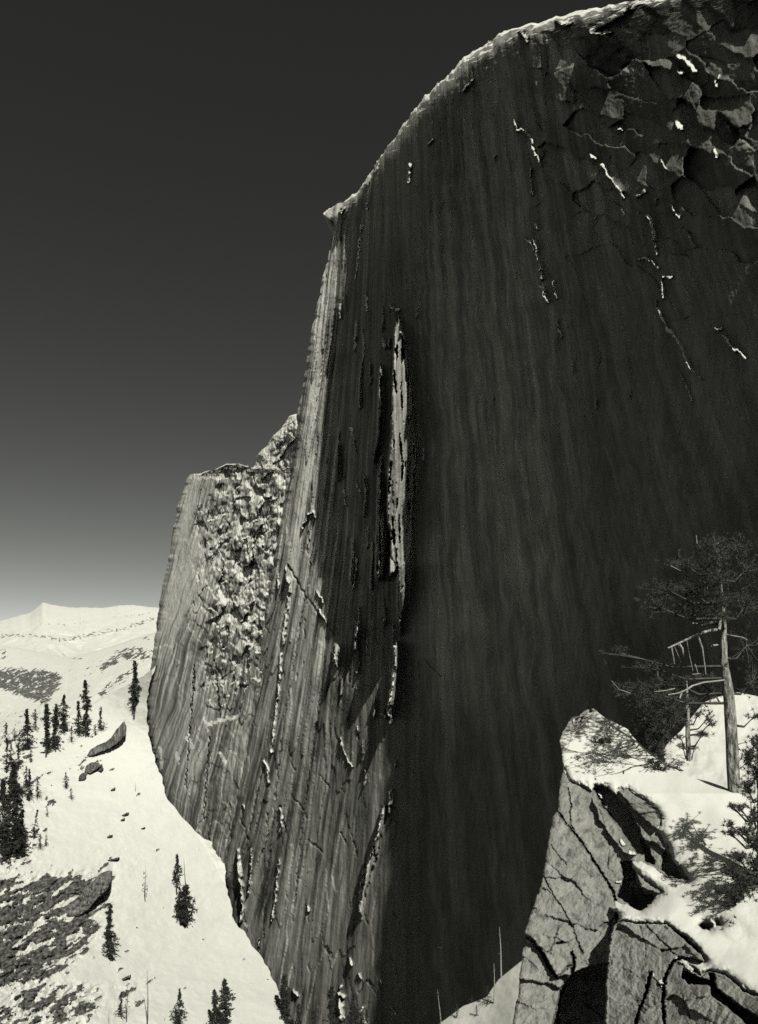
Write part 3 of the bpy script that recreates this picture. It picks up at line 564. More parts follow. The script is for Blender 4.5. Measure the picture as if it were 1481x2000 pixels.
RA = [(900, 1506), (1102, 1506), (1115, 1526), (1139, 1533), (1156, 1545), (1161, 1534), (1183, 1536), (1203, 1553), (1210, 1543), (1227, 1543), (1251, 1560), (1278, 1580), (1291, 1600), (1284, 1621), (1305, 1654), (1318, 1685), (1322, 1692), (1330, 1694), (1348, 1718), (1325, 1717), (1305, 1715), (1271, 1690), (1250, 1683), (1234, 1683), (1237, 1698), (1268, 1729), (1288, 1742), (1274, 1763), (1251, 1780), (1230, 1769), (1203, 1761), (1188, 1773), (1210, 1786), (1205, 1800), (1244, 1805), (1301, 1807), (1335, 1830), (1362, 1854), (1376, 1878), (1350, 1870), (1322, 1868), (1318, 1873), (1342, 1891), (1369, 1908), (1386, 1898), (1416, 1905), (1454, 1939), (1500, 1955), (1640, 1990), (2100, 2080), (2100, 2150), (900, 2150)]
T1 = [(1085, 1440), (1096, 1425), (1108, 1396), (1116, 1400), (1119, 1414), (1130, 1400), (1138, 1380), (1150, 1375), (1156, 1390), (1142, 1398), (1131, 1412), (1120, 1422), (1106, 1430)]
D1 = [(1158, 1536), (1166, 1533), (1186, 1540), (1203, 1553), (1222, 1575), (1238, 1600), (1252, 1628), (1268, 1662), (1278, 1686), (1262, 1684), (1240, 1664), (1224, 1640), (1206, 1610), (1188, 1590), (1170, 1568)]
D1b = [(1300, 1660), (1330, 1695), (1345, 1718), (1318, 1716), (1290, 1700)]
D1c = [(1250, 1640), (1284, 1648), (1318, 1688), (1330, 1712), (1300, 1708), (1268, 1684)]
D2 = [(1214, 1684), (1234, 1682), (1240, 1698), (1252, 1735), (1284, 1745), (1272, 1763), (1250, 1781), (1224, 1762), (1206, 1752), (1218, 1716)]
D3 = [(1188, 1881), (1150, 1889), (1118, 1903), (1097, 1930), (1088, 1968), (1078, 2010), (1070, 2120), (1184, 2120), (1181, 2000), (1183, 1930)]
D4 = [(1335, 1894), (1368, 1910), (1390, 1917), (1388, 1925), (1345, 1922), (1332, 1908)]
D5 = [(1384, 1900), (1394, 1902), (1400, 1930), (1440, 1960), (1500, 2000), (1500, 2040), (1430, 1975), (1390, 1945)]
SL = [(1186, 2150), (1183, 1990), (1186, 1880), (1190, 1845), (1197, 1812), (1208, 1800), (1301, 1805), (1400, 1890), (1640, 1990), (1640, 2150)]
SPUR = [(1240, 1700), (1252, 1712), (1270, 1728), (1290, 1742), (1284, 1752), (1262, 1748), (1242, 1728)]
WEDGE = [(1157, 1560), (1176, 1580), (1200, 1608), (1214, 1625), (1236, 1655), (1244, 1668), (1236, 1674), (1216, 1664), (1194, 1636), (1170, 1600)]
UPW = [(1208, 1545), (1226, 1543), (1252, 1560), (1280, 1582), (1292, 1602), (1286, 1622), (1262, 1604), (1236, 1580)]
OC = [([(1088, 1585), (1142, 1655), (1170, 1695), (1196, 1739), (1204, 1765)], 3.2, .5), ([(1110, 1540), (1115, 1567), (1113, 1607), (1132, 1641)], 2.2, .35), ([(1061, 1712), (1081, 1749), (1105, 1783), (1119, 1813), (1129, 1840), (1137, 1864)], 2.2, .35), ([(1020, 1822), (1044, 1840), (1061, 1864), (1075, 1891), (1088, 1908)], 4.5, .9), ([(1090, 1812), (1081, 1847), (1071, 1861)], 2, .3), ([(1190, 1848), (1194, 1800), (1216, 1786)], 2, .3),
      ([(1271, 1901), (1261, 1942), (1247, 1979), (1238, 2010)], 5, 1.0), ([(1332, 1871), (1312, 1881), (1298, 1912), (1295, 1959), (1298, 2010)], 5, 1.0), ([(1278, 1912), (1290, 1925), (1297, 1940)], 2.6, .4), ([(1261, 1807), (1284, 1830), (1318, 1864)], 2, .3), ([(1117, 1860), (1122, 1880), (1117, 1905)], 5, .7), ([(1088, 1843), (1100, 1840)], 4, .5), ([(1386, 1905), (1400, 1935), (1440, 1975), (1470, 2010)], 3.5, .6), ([(1075, 1650), (1090, 1670), (1108, 1690)], 1.6, .2), ([(1250, 1808), (1262, 1850), (1260, 1870)], 1.5, .15), ([(1330, 1940), (1340, 1965), (1352, 2000)], 1.5, .15), ([(1092, 1905), (1105, 1893), (1116, 1885)], 3, .4), ([(1160, 1540), (1180, 1575), (1206, 1612)], 2.5, .4)]
nr = 560; nc = 600
v = np.linspace(1384, 2100, nr); u = np.linspace(0, 1, nc) ** 1.25
L = LO(v) + fbm(v / 9, v * 0, 3, 211) * 2.2; R = RO(v) + fbm(v / 9, v * 0, 3, 213) * 1.5
PX = L[:, None] + (R - L)[:, None] * u; PY = np.repeat(v[:, None], nc, 1)
Y = YO(PX, PY)
jx = PX + 4 * fbm(PX / 12, PY / 12, 4, 215); jy = PY + 4 * fbm(PX / 12, PY / 12, 4, 217)
sd = np.maximum(poly_sd(jx, jy, RA), poly_sd(jx, jy, T1))
STN = [[(1366, 1806), (1380, 1802), (1392, 1810), (1386, 1818), (1372, 1814)], [(1399, 1801), (1405, 1800), (1406, 1805), (1400, 1806)], [(1270, 1868), (1284, 1880), (1276, 1880)]]
for s_ in STN[:2]: sd = np.maximum(sd, poly_sd(jx, jy, s_))
rock = sst(-.8, .8, sd)
# strewn small snow pockets on the rock
pockets = [([(1271, 1899), (1276, 1906)], 3.5), ([(1288, 1917), (1297, 1920), (1296, 1926)], 4), ([(1212, 1640), (1218, 1650)], 3), ([(1230, 1665), (1240, 1668)], 3), ([(1320, 1873), (1335, 1880), (1350, 1895)], 4), ([(1168, 1548), (1176, 1556)], 2.4), ([(1205, 1722), (1212, 1722)], 2.2), ([(1098, 1495), (1104, 1510)], 3)]
pk = np.zeros(PX.shape)
for p, w in pockets: pk = np.maximum(pk, stroke(jx, jy, p, w, .3))
rock = np.minimum(rock, 1 - pk)
off = np.zeros(PX.shape)
def rec(poly, d, w=2.0):
    global off
    off = off + d * sst(-w, w, np.where(True, poly_sd(jx, jy, poly), 0))
rec(SL, -1.5, 2.5); rec(D1, .75); rec(D1c, .35); rec(D1b, .4); rec(D2, 1.0); rec(D3, 1.9, 2.5); rec(D4, 1.0); rec(D5, .7); rec(WEDGE, -.35); rec(UPW, -.4); rec(SPUR, -.5)
rec([(900, 1560), (1081, 1575), (1142, 1655), (1200, 1760), (1205, 1800), (1190, 1850), (1180, 2150), (900, 2150)], -.35, 2)
rec([(900, 1800), (1023, 1824), (1061, 1862), (1088, 1908), (1110, 1905), (1095, 1950), (1080, 2150), (900, 2150)], .45, 2)
_sr = np.random.RandomState(23); _sx = _sr.uniform(980, 1500, 90); _sy = _sr.uniform(1500, 2080, 90); _st = _sr.normal(size=(90, 3)) * [.0020, .0018, .02]
_ux = jx * .82 + jy * .57; _uy = -jx * .57 + jy * .82; _cu = _sx * .82 + _sy * .57; _cv = -_sx * .57 + _sy * .82
_d = np.full(PX.shape, 1e9); _cell = np.zeros(PX.shape)
for i in range(90):
    d_ = np.hypot((_ux - _cu[i]) * .55, _uy - _cv[i]); q_ = d_ < _d; _d[q_] = d_[q_]; _cell[q_] = (_st[i, 0] * (PX - _sx[i]) + _st[i, 1] * (PY - _sy[i]) + _st[i, 2])[q_]
for p, w, d in OC: off = off + d * (.6 if w > 3 else .35) * stroke(jx + 3 * fbm(PX / 5, PY / 5, 2, 218), jy, p, w * .5, .6)
fac = np.floor(2.2 * fbm((PX * .8 + PY * .6) / 40, (PY * .8 - PX * .6) / 90, 3, 221)) * .10
rdsp = off + _cell + .10 * fbm(PX / 45, PY / 45, 3, 223) + .05 * ridged((PX * .85 + PY * .5) / 16, (PY * .85 - PX * .5) / 28, 4, 225) + .03 * fbm(PX / 4, PY / 4, 3, 227)
sdist = np.clip(-sd, 0, 60)
sdsp = -.45 * (1 - np.exp(-sdist / 6)) + .14 * fbm(PX / 80, PY / 60, 2, 229) + .012 * fbm(PX / 14, PY / 10, 3, 230)
sdsp = np.where(poly_sd(PX, PY, SL + []) > -60, sdsp - .9 * sst(-60, 0, poly_sd(PX, PY, SL)), sdsp)
sdsp += .0 * pk
Y = Y + rock * rdsp + (1 - rock) * np.where(pk > .3, rdsp - .08, sdsp)
dL = PX - L[:, None]; dR_ = R[:, None] - PX
Y = Y + .15 * np.exp(-dL / 3)
tone = .33 * (1 + .35 * fbm(PX / 25, PY / 25, 4, 231) + .35 * fbm((PX * .8 + PY * .6) / 5, (PY * .8 - PX * .6) / 14, 3, 233))
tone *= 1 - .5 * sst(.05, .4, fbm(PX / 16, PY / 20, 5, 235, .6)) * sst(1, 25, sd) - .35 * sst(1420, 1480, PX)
tone += .12 * poly_mask(PX, PY, T1, 3)
crkO = np.zeros(PX.shape)
for p, w, d in OC: crkO = np.maximum(crkO, stroke(jx, jy, p, w * .8, .5))
tone = np.clip(tone * (1 - .4 * crkO), .06, .6)
# two bodies from the one relief: the rock is a thing, the snow lying round it is ground
W = P(PX, PY, Y)
T = np.array([.4, 1.0, 2.2, 4.5, 8]); 
wl = W[:, 0][:, None] + T[None, :, None] * np.array([.36, 1, -.5])[None, None]; wr = W[:, -1][:, None] + T[None, :, None] * np.array([.3, 1, -.35])[None, None]
Wc = np.concatenate([wl[:, ::-1], W, wr], 1)
def padc(a): return np.concatenate([np.repeat(a[:, :1], 5, 1), a, np.repeat(a[:, -1:], 5, 1)], 1)
A = {'snow': padc(1 - rock).ravel(), 'tone': padc(tone).ravel()}
V = Wc.reshape(-1, 3); Fc = grid_faces(*Wc.shape[:2]); fm = A['snow'][Fc].mean(1) > .5
v_, f_, a_ = compact(V, Fc[~fm], A)
org = P(np.array(1200.), np.array(1990.), np.array(22.))
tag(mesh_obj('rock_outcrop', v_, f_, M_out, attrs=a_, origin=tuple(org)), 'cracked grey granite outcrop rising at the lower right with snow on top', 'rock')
v_, f_, a_ = compact(V, Fc[fm], A)
tag(mesh_obj('snow_bank', v_, f_, M_out, attrs=a_), 'deep sunlit snow lying over the near outcrop', 'snow', kind='structure')
# farther snow bank behind the ridge
TB = curve([(1225, 1500), (1262, 1478), (1290, 1470), (1310, 1446), (1330, 1428), (1350, 1402), (1375, 1372), (1400, 1362), (1440, 1352), (1481, 1360), (1560, 1366)])
px = np.linspace(1225, 2100, 300); nr = 100
PX = np.repeat(px[None], nr, 0); vv = np.linspace(0, 1, nr)[:, None]; PY = TB(px)[None] + vv * (1600 - TB(px)[None])
def YBk(px, py): return 52 - (py - 1360) * .09
Y = YBk(PX, PY) + .5 * fbm(PX / 40, PY / 30, 4, 241)
sheet('snow_field', PX, PY, Y, M_out, np.ones(PX.shape), wrapT=((.3, 1, -.25), .03), wrapL=((.6, 1, -.3), .008), split=False, label='snow field behind the big pine at the right edge', cat='snow', kind='structure')

# ------------------------------------------------------------------ tree building
def tubes(paths, sides=6):
    V = []; Fc = []
    for pts, rad in paths:
        pts = [np.array(p, float) for p in pts]; n = len(pts); b = len(V)
        for i, p in enumerate(pts):
            d = pts[min(i + 1, n - 1)] - pts[max(i - 1, 0)]; d /= np.linalg.norm(d) + 1e-9
            h = np.array([0, 0, 1.]) if abs(d[2]) < .9 else np.array([1., 0, 0])
            s = np.cross(d, h); s /= np.linalg.norm(s); t = np.cross(d, s); r = rad[i]
            for k in range(sides):
                a = 2 * math.pi * k / sides; V.append(p + r * (math.cos(a) * s + math.sin(a) * t))
        for i in range(n - 1):
            for k in range(sides):
                Fc.append((b + i * sides + k, b + i * sides + (k + 1) % sides, b + (i + 1) * sides + (k + 1) % sides, b + (i + 1) * sides + k))
    return np.array(V), np.array(Fc)
def tuft_tris(C, length, n, rng, up=.3, width=.16):
    """n needles at each centre of C"""
    C = np.repeat(np.asarray(C, float).reshape(-1, 3), n, 0); m = len(C)
    d = rng.normal(size=(m, 3)); d[:, 2] += up; d /= np.linalg.norm(d, axis=1, keepdims=True)
    l = length * rng.uniform(.5, 1.1, (m, 1))
    s = np.cross(d, rng.normal(size=(m, 3))); s /= np.linalg.norm(s, axis=1, keepdims=True) + 1e-9
    a = C + s * l * width; b = C - s * l * width; c = C + d * l
    V = np.stack([a, b, c], 1).reshape(-1, 3)
    return V, np.arange(m * 3).reshape(-1, 3)
def conifer(base, h, wid, seed, label, dens=1.0, bare=.12, cat='tree', group=None, power=.8, lean=0, top_bare=0.0, mat=None):
    rng = np.random.RandomState(seed); base = np.array(base, float)
    root = empty('conifer_tree', tuple(base)); tag(root, label, cat, group)
    n = 9; tr = []; 
    for i in range(n):
        t = i / (n - 1); tr.append(base + np.array([lean * h * t + .012 * h * math.sin(t * 5 + seed), .01 * h * math.cos(t * 4 + seed), h * t - (.03 * h if i == 0 else 0)]))
    rad = [h * .016 * (1 - .93 * i / (n - 1)) + .02 for i in range(n)]
    tr = np.array(tr)
    def at(t): 
        f = np.clip(t, 0, 1) * (n - 1); i = np.minimum(f.astype(int), n - 2); a = (f - i)[:, None]; return tr[i] * (1 - a) + tr[i + 1] * a
    nb = int(95 * dens)
    t = bare + (1 - bare - top_bare * .9) * rng.rand(nb) ** 1.0
    prof = np.clip((1 - t) ** power, .03, 1) * (1 - .5 * np.exp(-((t - bare) / .12)))
    side = 1 + .62 * np.sin(rng.rand() * 6 + t * 9)
    r = h * wid * 1.3 * prof * side * rng.uniform(.45, 1.2, nb)
    az = rng.rand(nb) * 2 * math.pi
    st = at(t); en = st + np.stack([np.cos(az) * r, np.sin(az) * r, -r * rng.uniform(.05, .55, nb)], 1)
    paths = [(tr, rad)] + [((st[i], en[i]), (h * .0022 + .01, .008)) for i in range(0, nb, 2)]
    V, Fc = tubes(paths, 5); mesh_obj('trunk', V, Fc, M_darkbark, parent=root)
    m = 7; k = rng.rand(nb, m, 1) ** .7
    C = st[:, None] * (1 - k) + en[:, None] * k + rng.normal(size=(nb, m, 3)) * h * .010
    V, Fc = tuft_tris(C, h * .040, 5, rng, up=-.25, width=.24)
    mesh_obj('crown', V, Fc, mat or M_needle, parent=root, smooth=False)
    return root
def snag(base, h, seed, label, twigs=14, mat=None, leaves=0, group=None, r0=.011, lean=0):
    rng = np.random.RandomState(seed); base = np.array(base, float)
    root = empty('dead_tree', tuple(base)); tag(root, label, 'dead tree', group)
    pts = [base + np.array([lean * h * t + .01 * h * math.sin(4 * t + seed), 0, h * t - (.03 * h if t == 0 else 0)]) for t in np.linspace(0, 1, 8)]
    V, Fc = tubes([(pts, [h * r0 * (1 - .85 * t) + .015 for t in np.linspace(0, 1, 8)])], 6); mesh_obj('trunk', V, Fc, mat or M_darkbark, parent=root)
    paths = []
    for i in range(twigs):
        t = rng.uniform(.2, .95); p = base + np.array([lean * h * t, 0, h * t]); a = rng.rand() * 6.28; l = h * rng.uniform(.02, .07)
        paths.append(((p, p + np.array([math.cos(a) * l, math.sin(a) * l, -l * rng.uniform(-.3, .6)])), (h * .002 + .006, .006)))
    for p_ in paths: V, Fc = tubes([p_], 4); mesh_obj('branch', V, Fc, mat or M_darkbark, parent=root)
    if leaves:
        C = np.array([p[0][1] for p in paths])[:leaves]; V, Fc = tuft_tris(np.repeat(C, 4, 0) + rng.normal(size=(len(C) * 4, 3)) * h * .012, h * .03, 6, rng, -.2, .26)
        mesh_obj('crown', V, Fc, M_needle, parent=root, smooth=False)
    return root

# left slope trees: (base px, base py, height px, width, density, bare, label)
G1 = 'conifers scattered over the snow slope'
TREES = [
 (263, 1399, 109, .07, 1.0, .08, 'tall very narrow conifer standing close against the foot of the pale cliff', dict(power=.25)),
 (168, 1437, 107, .13, .9, .05, 'tall ragged conifer just above and left of the lens shaped grey slab', {}),
 (154, 1435, 68, .18, 1.0, .05, 'shorter bushy conifer touching the left side of the tall ragged one', {}),
 (197, 1427, 46, .20, .9, .08, 'small lone conifer directly above the lens shaped slab', {}),
 (124, 1430, 72, .24, 1.5, .05, 'broad dense conifer at the upper right of the dark clump', {}),
 (109, 1466, 90, .17, 1.3, .12, 'dense dark conifer in the middle of the upper left clump', {}),
 (91, 1478, 101, .15, 1.2, .22, 'high crowned conifer with bare lower trunk in the upper left clump', {}),
 (53, 1464, 78, .21, 1.6, .03, 'dark full conical conifer standing free of the clump on its left', {}),
 (69, 1425, 40, .26, 1.0, .05, 'squat conifer behind the dark full conical one', {}),
 (28, 1446, 24, .32, .8, .05, 'tiny rounded conifer left of the dark full conical one', {}),
 (12, 1450, 38, .24, .9, .05, 'small conifer at the frame edge beside a tiny rounded one', {}),
 (36, 1502, 62, .13, .7, .05, 'thin sparse conifer below the dark full conical one', dict(power=.4)),
 (13, 1507, 66, .16, .8, .05, 'thin conifer at the left frame edge above the tallest dark tree', {}),
 (102, 1462, 40, .2, 1.0, .05, 'small leaning conifer at the foot of the upper left clump', dict(lean=.12)),
 (29, 1669, 178, .13, 1.5, .02, 'tallest dark conifer of the left edge with a broad black base', {}),
 (7, 1677, 152, .15, 1.5, .02, 'dense dark conifer cut by the left frame edge', {}),
 (43, 1668, 86, .20, 1.5, .02, 'shorter full conifer at the right foot of the tallest dark one', {}),
 (51, 1533, 36, .22, .9, .05, 'small conifer, upper of a pair right of the tallest dark tree', {}),
 (57, 1561, 58, .19, 1.1, .05, 'slim conifer, lower of a pair right of the tallest dark tree', {}),
 (73, 1556, 34, .28, 1.0, .02, 'stubby conifer leaning on the slim lower one of the pair', {}),
 (129, 1539, 31, .26, 1.0, .05, 'little conifer alone on the snow left of the round boulder', {}),
 (139, 1559, 20, .32, .9, .03, 'very small round conifer just below the little one on open snow', {}),
 (65, 1636, 54, .16, .6, .1, 'sparse leaning conifer right of the dark left edge trees', dict(lean=.15)),
 (78, 1655, 26, .3, 1.0, .03, 'small dark conifer, left of two side by side', {}),
 (90, 1650, 19, .3, .9, .03, 'smaller dark conifer, right of two side by side', {}),
 (346, 1744, 74, .12, .8, .3, 'thin conifer, upper left one of the trio in the middle of the snow', dict(power=.5)),
 (361, 1808, 132, .10, 1.2, .03, 'tallest conifer of the trio in the middle of the snow with a bare top', dict(top_bare=.45, power=.6)),
 (352, 1797, 66, .16, 1.1, .05, 'short bushy conifer at the foot of the trio in the middle of the snow', {}),
 (215, 1873, 106, .13, 1.1, .05, 'lone medium conifer on open snow right of the dark rocky ground', dict(power=.45)),
 (237, 1986, 48, .20, .8, .1, 'small grey conifer low on the slope left of two bare poles', {}),
 (350, 2012, 78, .22, 1.3, .02, 'conical conifer cut by the bottom edge in the middle of the snow', {}),
 (419, 2016, 82, .21, 1.5, .02, 'left and lower of two touching conifers at the bottom edge', {}),
 (440, 2034, 120, .19, 1.7, .02, 'right and taller of two touching conifers at the bottom edge', {}),
 (557, 2034, 128, .17, 2.2, .0, 'dark conifer in front of the lowest corner of the wall', {}),
 (648, 2040, 112, .20, 1.6, .0, 'dark conifer against the wall left of the white snow chute', {}),
 (690, 2040, 98, .24, 1.6, .0, 'dark conifer against the wall right of the white snow chute', {}),
 (21, 1492, 40, .2, .7, .05, 'small thin conifer between two thin ones above the tallest dark tree', {}),
 (60, 1488, 26, .26, .7, .05, 'tiny pointed conifer below the dark full conical one', {}),
 (18, 1560, 40, .22, .8, .05, 'short conifer in front of the upper trunk of the tallest dark tree', {}),
 (92, 1592, 16, .34, .7, .02, 'tiny dark shrub like conifer on open snow right of the slim pair', {}),
 (186, 1436, 22, .26, .7, .05, 'very small conifer tucked between the tall ragged and the small lone one', {}),
 (140, 1448, 30, .22, .8, .05, 'little conifer low between the clump and the tall ragged tree', {}),
 (583, 2034, 74, .26, 1.1, .0, 'ragged dark conifer touching the right side of the bottom corner tree', {}),
 (716, 2036, 62, .28, 1.0, .0, 'lowest dark conifer at the bottom edge right of the snow chute', {}),
 (612, 2034, 60, .3, .9, .0, 'low dim conifer between the bottom corner tree and the snow chute', {})]
for i, (bx, by, hp, wd, de, ba, lab, kw) in enumerate(TREES):
    Yb = float(YS(np.array(float(bx)), np.array(float(by)))) - 2.0
    if bx > 540: Yb = float(sampB(np.array(float(bx)), np.array(2000.))) - 22
    b = P(np.array(float(bx)), np.array(float(by)), np.array(Yb))
    conifer(b, hp / F * Yb, wd, 300 + i, lab, de, ba, group=G1, **kw)
for i, (bx, by, hp, tw, lv, lab) in enumerate([(284, 1759, 66, 20, 10, 'faint thin tree with a few needles on open snow below the wall'), (248, 1993, 76, 16, 8, 'ragged half dead tree with needles next to the small grey conifer'),
        (288, 2001, 106, 16, 0, 'bare thin dead pole standing alone at the bottom of the snow'), (265, 1545, 18, 6, 4, 'tiny twig like sapling high on the open snow'), (213, 2000, 28, 8, 0, 'short dead stub at the bottom left of the snow')]):
    Yb = float(YS(np.array(float(bx)), np.array(float(by)))) - 2.0
    snag(P(np.array(float(bx)), np.array(float(by)), np.array(Yb)), hp / F * Yb, 400 + i, lab, tw, None, lv)
for i, (bx, by, hp, tw, mt, lab, ln) in enumerate([(980, 1905, 94, 5, M_twig, 'white bare dead tree, right of two on the snow knoll', -.05), (965, 1958, 76, 9, M_twig, 'pale dead trunk standing left of the white bare one on the knoll', 0.01), (861, 1999, 66, 9, M_bark, 'short grey dead trunk at the left foot of the snow knoll', -.08)]):
    Yb = float(YK(np.array(float(bx)), np.array(float(by)))) - .3
    snag(P(np.array(float(bx)), np.array(float(by)), np.array(Yb)), hp / F * Yb, 420 + i, lab, tw, mt, 0, r0=.018, lean=ln)
for i, (bx, by, hp, wd, lab) in enumerate([(953, 1960, 34, .5, 'small snow laden conifer leaning on the pale dead trunk'), (931, 1983, 20, .35, 'smallest dark shrub on the snow knoll'), (893, 1986, 26, .3, 'dark shrub on the left shoulder of the snow knoll'), (922, 1955, 10, .9, 'flat dark bush on the crest of the snow knoll')]):
    Yb = float(YK(np.array(float(bx)), np.array(float(by)))) - .4
    conifer(P(np.array(float(bx)), np.array(float(by)), np.array(Yb)), hp / F * Yb, wd, 440 + i, lab, .7, .02)

# boulders standing on the slope, outlines with their own thickness
def boulder(outline, name, label, cat, thick=10, seed=0, toneb=.2, stripes=(1, .15), top_snow=False, cap=0):
    xs = [p[0] for p in outline]; ys = [p[1] for p in outline]; cx, cy = np.mean(xs), max(ys)
    Yb = float(YS(np.array(float(cx)), np.array(float(cy)))) - 1.5
    nR = 26; nA = 110
    o = np.array(outline + [outline[0]], float); sl = np.r_[0, np.cumsum(np.hypot(*np.diff(o, axis=0).T))]
    s = np.linspace(0, sl[-1], nA, endpoint=False); ox = np.interp(s, sl, o[:, 0]); oy = np.interp(s, sl, o[:, 1])
    ox += 1.2 * fbm(s / 5, s * 0, 3, seed); oy += 1.2 * fbm(s / 5, s * 0, 3, seed + 5)
    mx, my = np.mean(ox), np.mean(oy)
    rr = np.linspace(0, 1, nR)[:, None]
    X = mx + (ox - mx)[None] * rr; Yp = my + (oy - my)[None] * rr
    SB = YS(X, Yp); D = Yb + .55 * (SB - float(YS(np.array(float(cx)), np.array(float(cy))))) - thick * .10 - thick * .12 * np.sqrt(np.clip(1 - rr ** 3, 0, 1)) + thick * .16 * fbm(X / 4 * stripes[0], Yp / 4 * stripes[1], 3, seed + 9)
    Wf = P(X, Yp, D + 0 * X)
    Xb = P(ox[None] + 0 * rr[:3], oy[None] + 0 * rr[:3] + np.array([[1], [4], [9]]), D[-1:] + thick * np.array([[.3], [.7], [1.2]]))
    Wf = np.concatenate([Wf, Xb], 0); nr_, nc_ = Wf.shape[:2]
    i = np.arange(nr_ * nc_).reshape(nr_, nc_); j = np.roll(i, -1, 1)
    Fc = np.stack([i[:-1], i[1:], j[1:], j[:-1]], -1).reshape(-1, 4)
    XX = np.concatenate([X, X[-1:].repeat(3, 0)], 0); YY = np.concatenate([Yp, Yp[-1:].repeat(3, 0)], 0)
    tn = toneb * (1 + 1.8 * fbm(XX / 3 * stripes[0], YY / 3 * stripes[1], 3, seed + 2))
    org = P(np.array(mx), np.array(cy), np.array(Yb))
    o_ = mesh_obj(name, Wf.reshape(-1, 3), Fc, M_slope, attrs={'snow': np.zeros(tn.size), 'tone': np.clip(tn, .05, .5).ravel()}, origin=tuple(org))
    return tag(o_, label, cat)
boulder([(170, 1476), (176, 1464), (190, 1456), (205, 1450), (218, 1440), (228, 1424), (243, 1408), (247, 1418), (246, 1434), (235, 1448), (215, 1462), (195, 1470), (180, 1477)], 'rock_slab', 'curved lens shaped grey slab poking out of the snow above the round boulder', 'rock', 14, 3, .17)
boulder([(165, 1507), (168, 1496), (178, 1489), (192, 1489), (198, 1496), (186, 1504), (176, 1511)], 'boulder', 'rounded dark boulder half buried just below the lens shaped slab', 'rock', 6, 13, .15, (1, 1))
boulder([(153, 1524), (155, 1515), (162, 1509), (169, 1513), (166, 1522), (158, 1524)], 'boulder', 'small black boulder at the left foot of the rounded dark one', 'rock', 4, 17, .10, (1, 1))
boulder([(192, 1505), (194, 1496), (199, 1492), (202, 1500), (198, 1507)], 'boulder', 'smallest dark boulder at the right of the rounded dark one', 'rock', 3, 19, .10, (1, 1))
boulder([(120, 1790), (135, 1770), (155, 1748), (180, 1722), (196, 1706), (212, 1700), (219, 1701), (219, 1712), (213, 1732), (202, 1745), (188, 1758), (172, 1778), (160, 1786), (140, 1792)], 'rock_slab', 'long tilted grey slab pointing up right from the dark rocky ground', 'rock', 16, 23, .17, (.8, .5))
for k, (x, y, w, h_, lab) in enumerate([(245, 1590, 14, 5, 'thin rock edge in the snow, upper of three below the boulders'), (215, 1633, 12, 4, 'thin rock edge in the snow, middle of three below the boulders'), (222, 1678, 24, 5, 'longest thin rock edge in the snow, lowest of three below the boulders'), (221, 1541, 10, 5, 'small slanted stone high on the open snow'), (247, 1909, 18, 7, 'flat dark rock on the snow above the small grey conifer'), (240, 1600, 9, 4, 'tiny stone just below the upper thin rock edge'), (280, 1617, 8, 2, 'faint sliver of rock on the snow nearest the foot of the wall')]):
    boulder([(x - w / 2, y + h_ * .5), (x - w * .2, y), (x + w * .2, y - h_ * .5), (x + w / 2, y - h_ * .8), (x + w * .4, y), (x + w * .1, y + h_ * .3), (x - w * .3, y + h_ * .8)], 'stone', lab, 'stone', 3, 40 + k, .12, (1, 1))

# ------------------------------------------------------------------ near trees at the right
def pine(name, label, Yt, trunk, limbs, blobs, seed, tuft=.15, needles=22, twig_mat=None, per=26, needle_mat=None, cat='tree', bark=None, dn=1.0, depth=1.6, dsh=0.0):
    """trunk [(px,py,radius m)], limbs [([(px,py,dY)..],r0,r1)], blobs [(px,py,rx,ry,n,dY)]"""
    rng = np.random.RandomState(seed)
    W3 = lambda x, y, d=0: P(np.array(float(x)), np.array(float(y)), np.array(Yt + d))
    base = W3(trunk[0][0], trunk[0][1]); root = empty(name, tuple(base)); tag(root, label, cat)
    # resample the trunk with bumps
    ty = np.array([p[1] for p in trunk], float); tx = np.array([p[0] for p in trunk], float); trd = np.array([p[2] for p in trunk])
    n = 46; s = np.linspace(0, 1, n); ky = np.interp(s, np.linspace(0, 1, len(ty)), ty); kx = np.interp(s, np.linspace(0, 1, len(ty)), tx); kr = np.interp(s, np.linspace(0, 1, len(ty)), trd)
    pts = [W3(kx[i], ky[i]) for i in range(n)]; kr = kr * (1 + .10 * fbm(s * 22, s * 0, 3, seed))
    V, Fc = tubes([(pts, list(kr))], 18)
    if not blobs: pass
    mesh_obj('trunk', V, Fc, bark or M_bark, parent=root)
    for pl, r0, r1 in limbs:
        m = len(pl); V, Fc = tubes([([W3(*p) for p in pl], [r0 + (r1 - r0) * k / (m - 1) for k in range(m)])], 7); mesh_obj('branch', V, Fc, twig_mat or M_twig, parent=root)
    C = []; blobs = [(a_, b_, c_, d_, int(e_ * dn), f_ + (dsh if f_ > -.9 or f_ < -.9 else 0)) for a_, b_, c_, d_, e_, f_ in blobs]; paths = []
    for bx, by, rx, ry, cnt, dy in blobs:
        s0 = np.argmin(np.abs(ky - (by + 25))); a = pts[s0]; c = W3(bx, by, dy)
        mid = (a + c) / 2 + np.array([0, 0, -.25]); paths.append(([a, mid, c], [.05, .035, .015]))
        for _ in range(cnt):
            q = rng.normal(size=3) * .48; t = W3(bx + q[0] * rx, by + q[1] * ry, dy + q[2] * depth)
            C.append(t)
            if rng.rand() < .5: paths.append(([c + (mid - c) * rng.rand() * .5, (c + t) / 2 + np.array([0, 0, -.05]), t], [.016, .011, .006]))
    if paths: V, Fc = tubes(paths, 4); mesh_obj('branches', V, Fc, M_darkbark, parent=root)
    if C:
        V, Fc = tuft_tris(np.array(C), tuft, needles, rng, .35, .075); mesh_obj('crown', V, Fc, needle_mat or M_needle2, parent=root, smooth=False)
    return root
S = .017
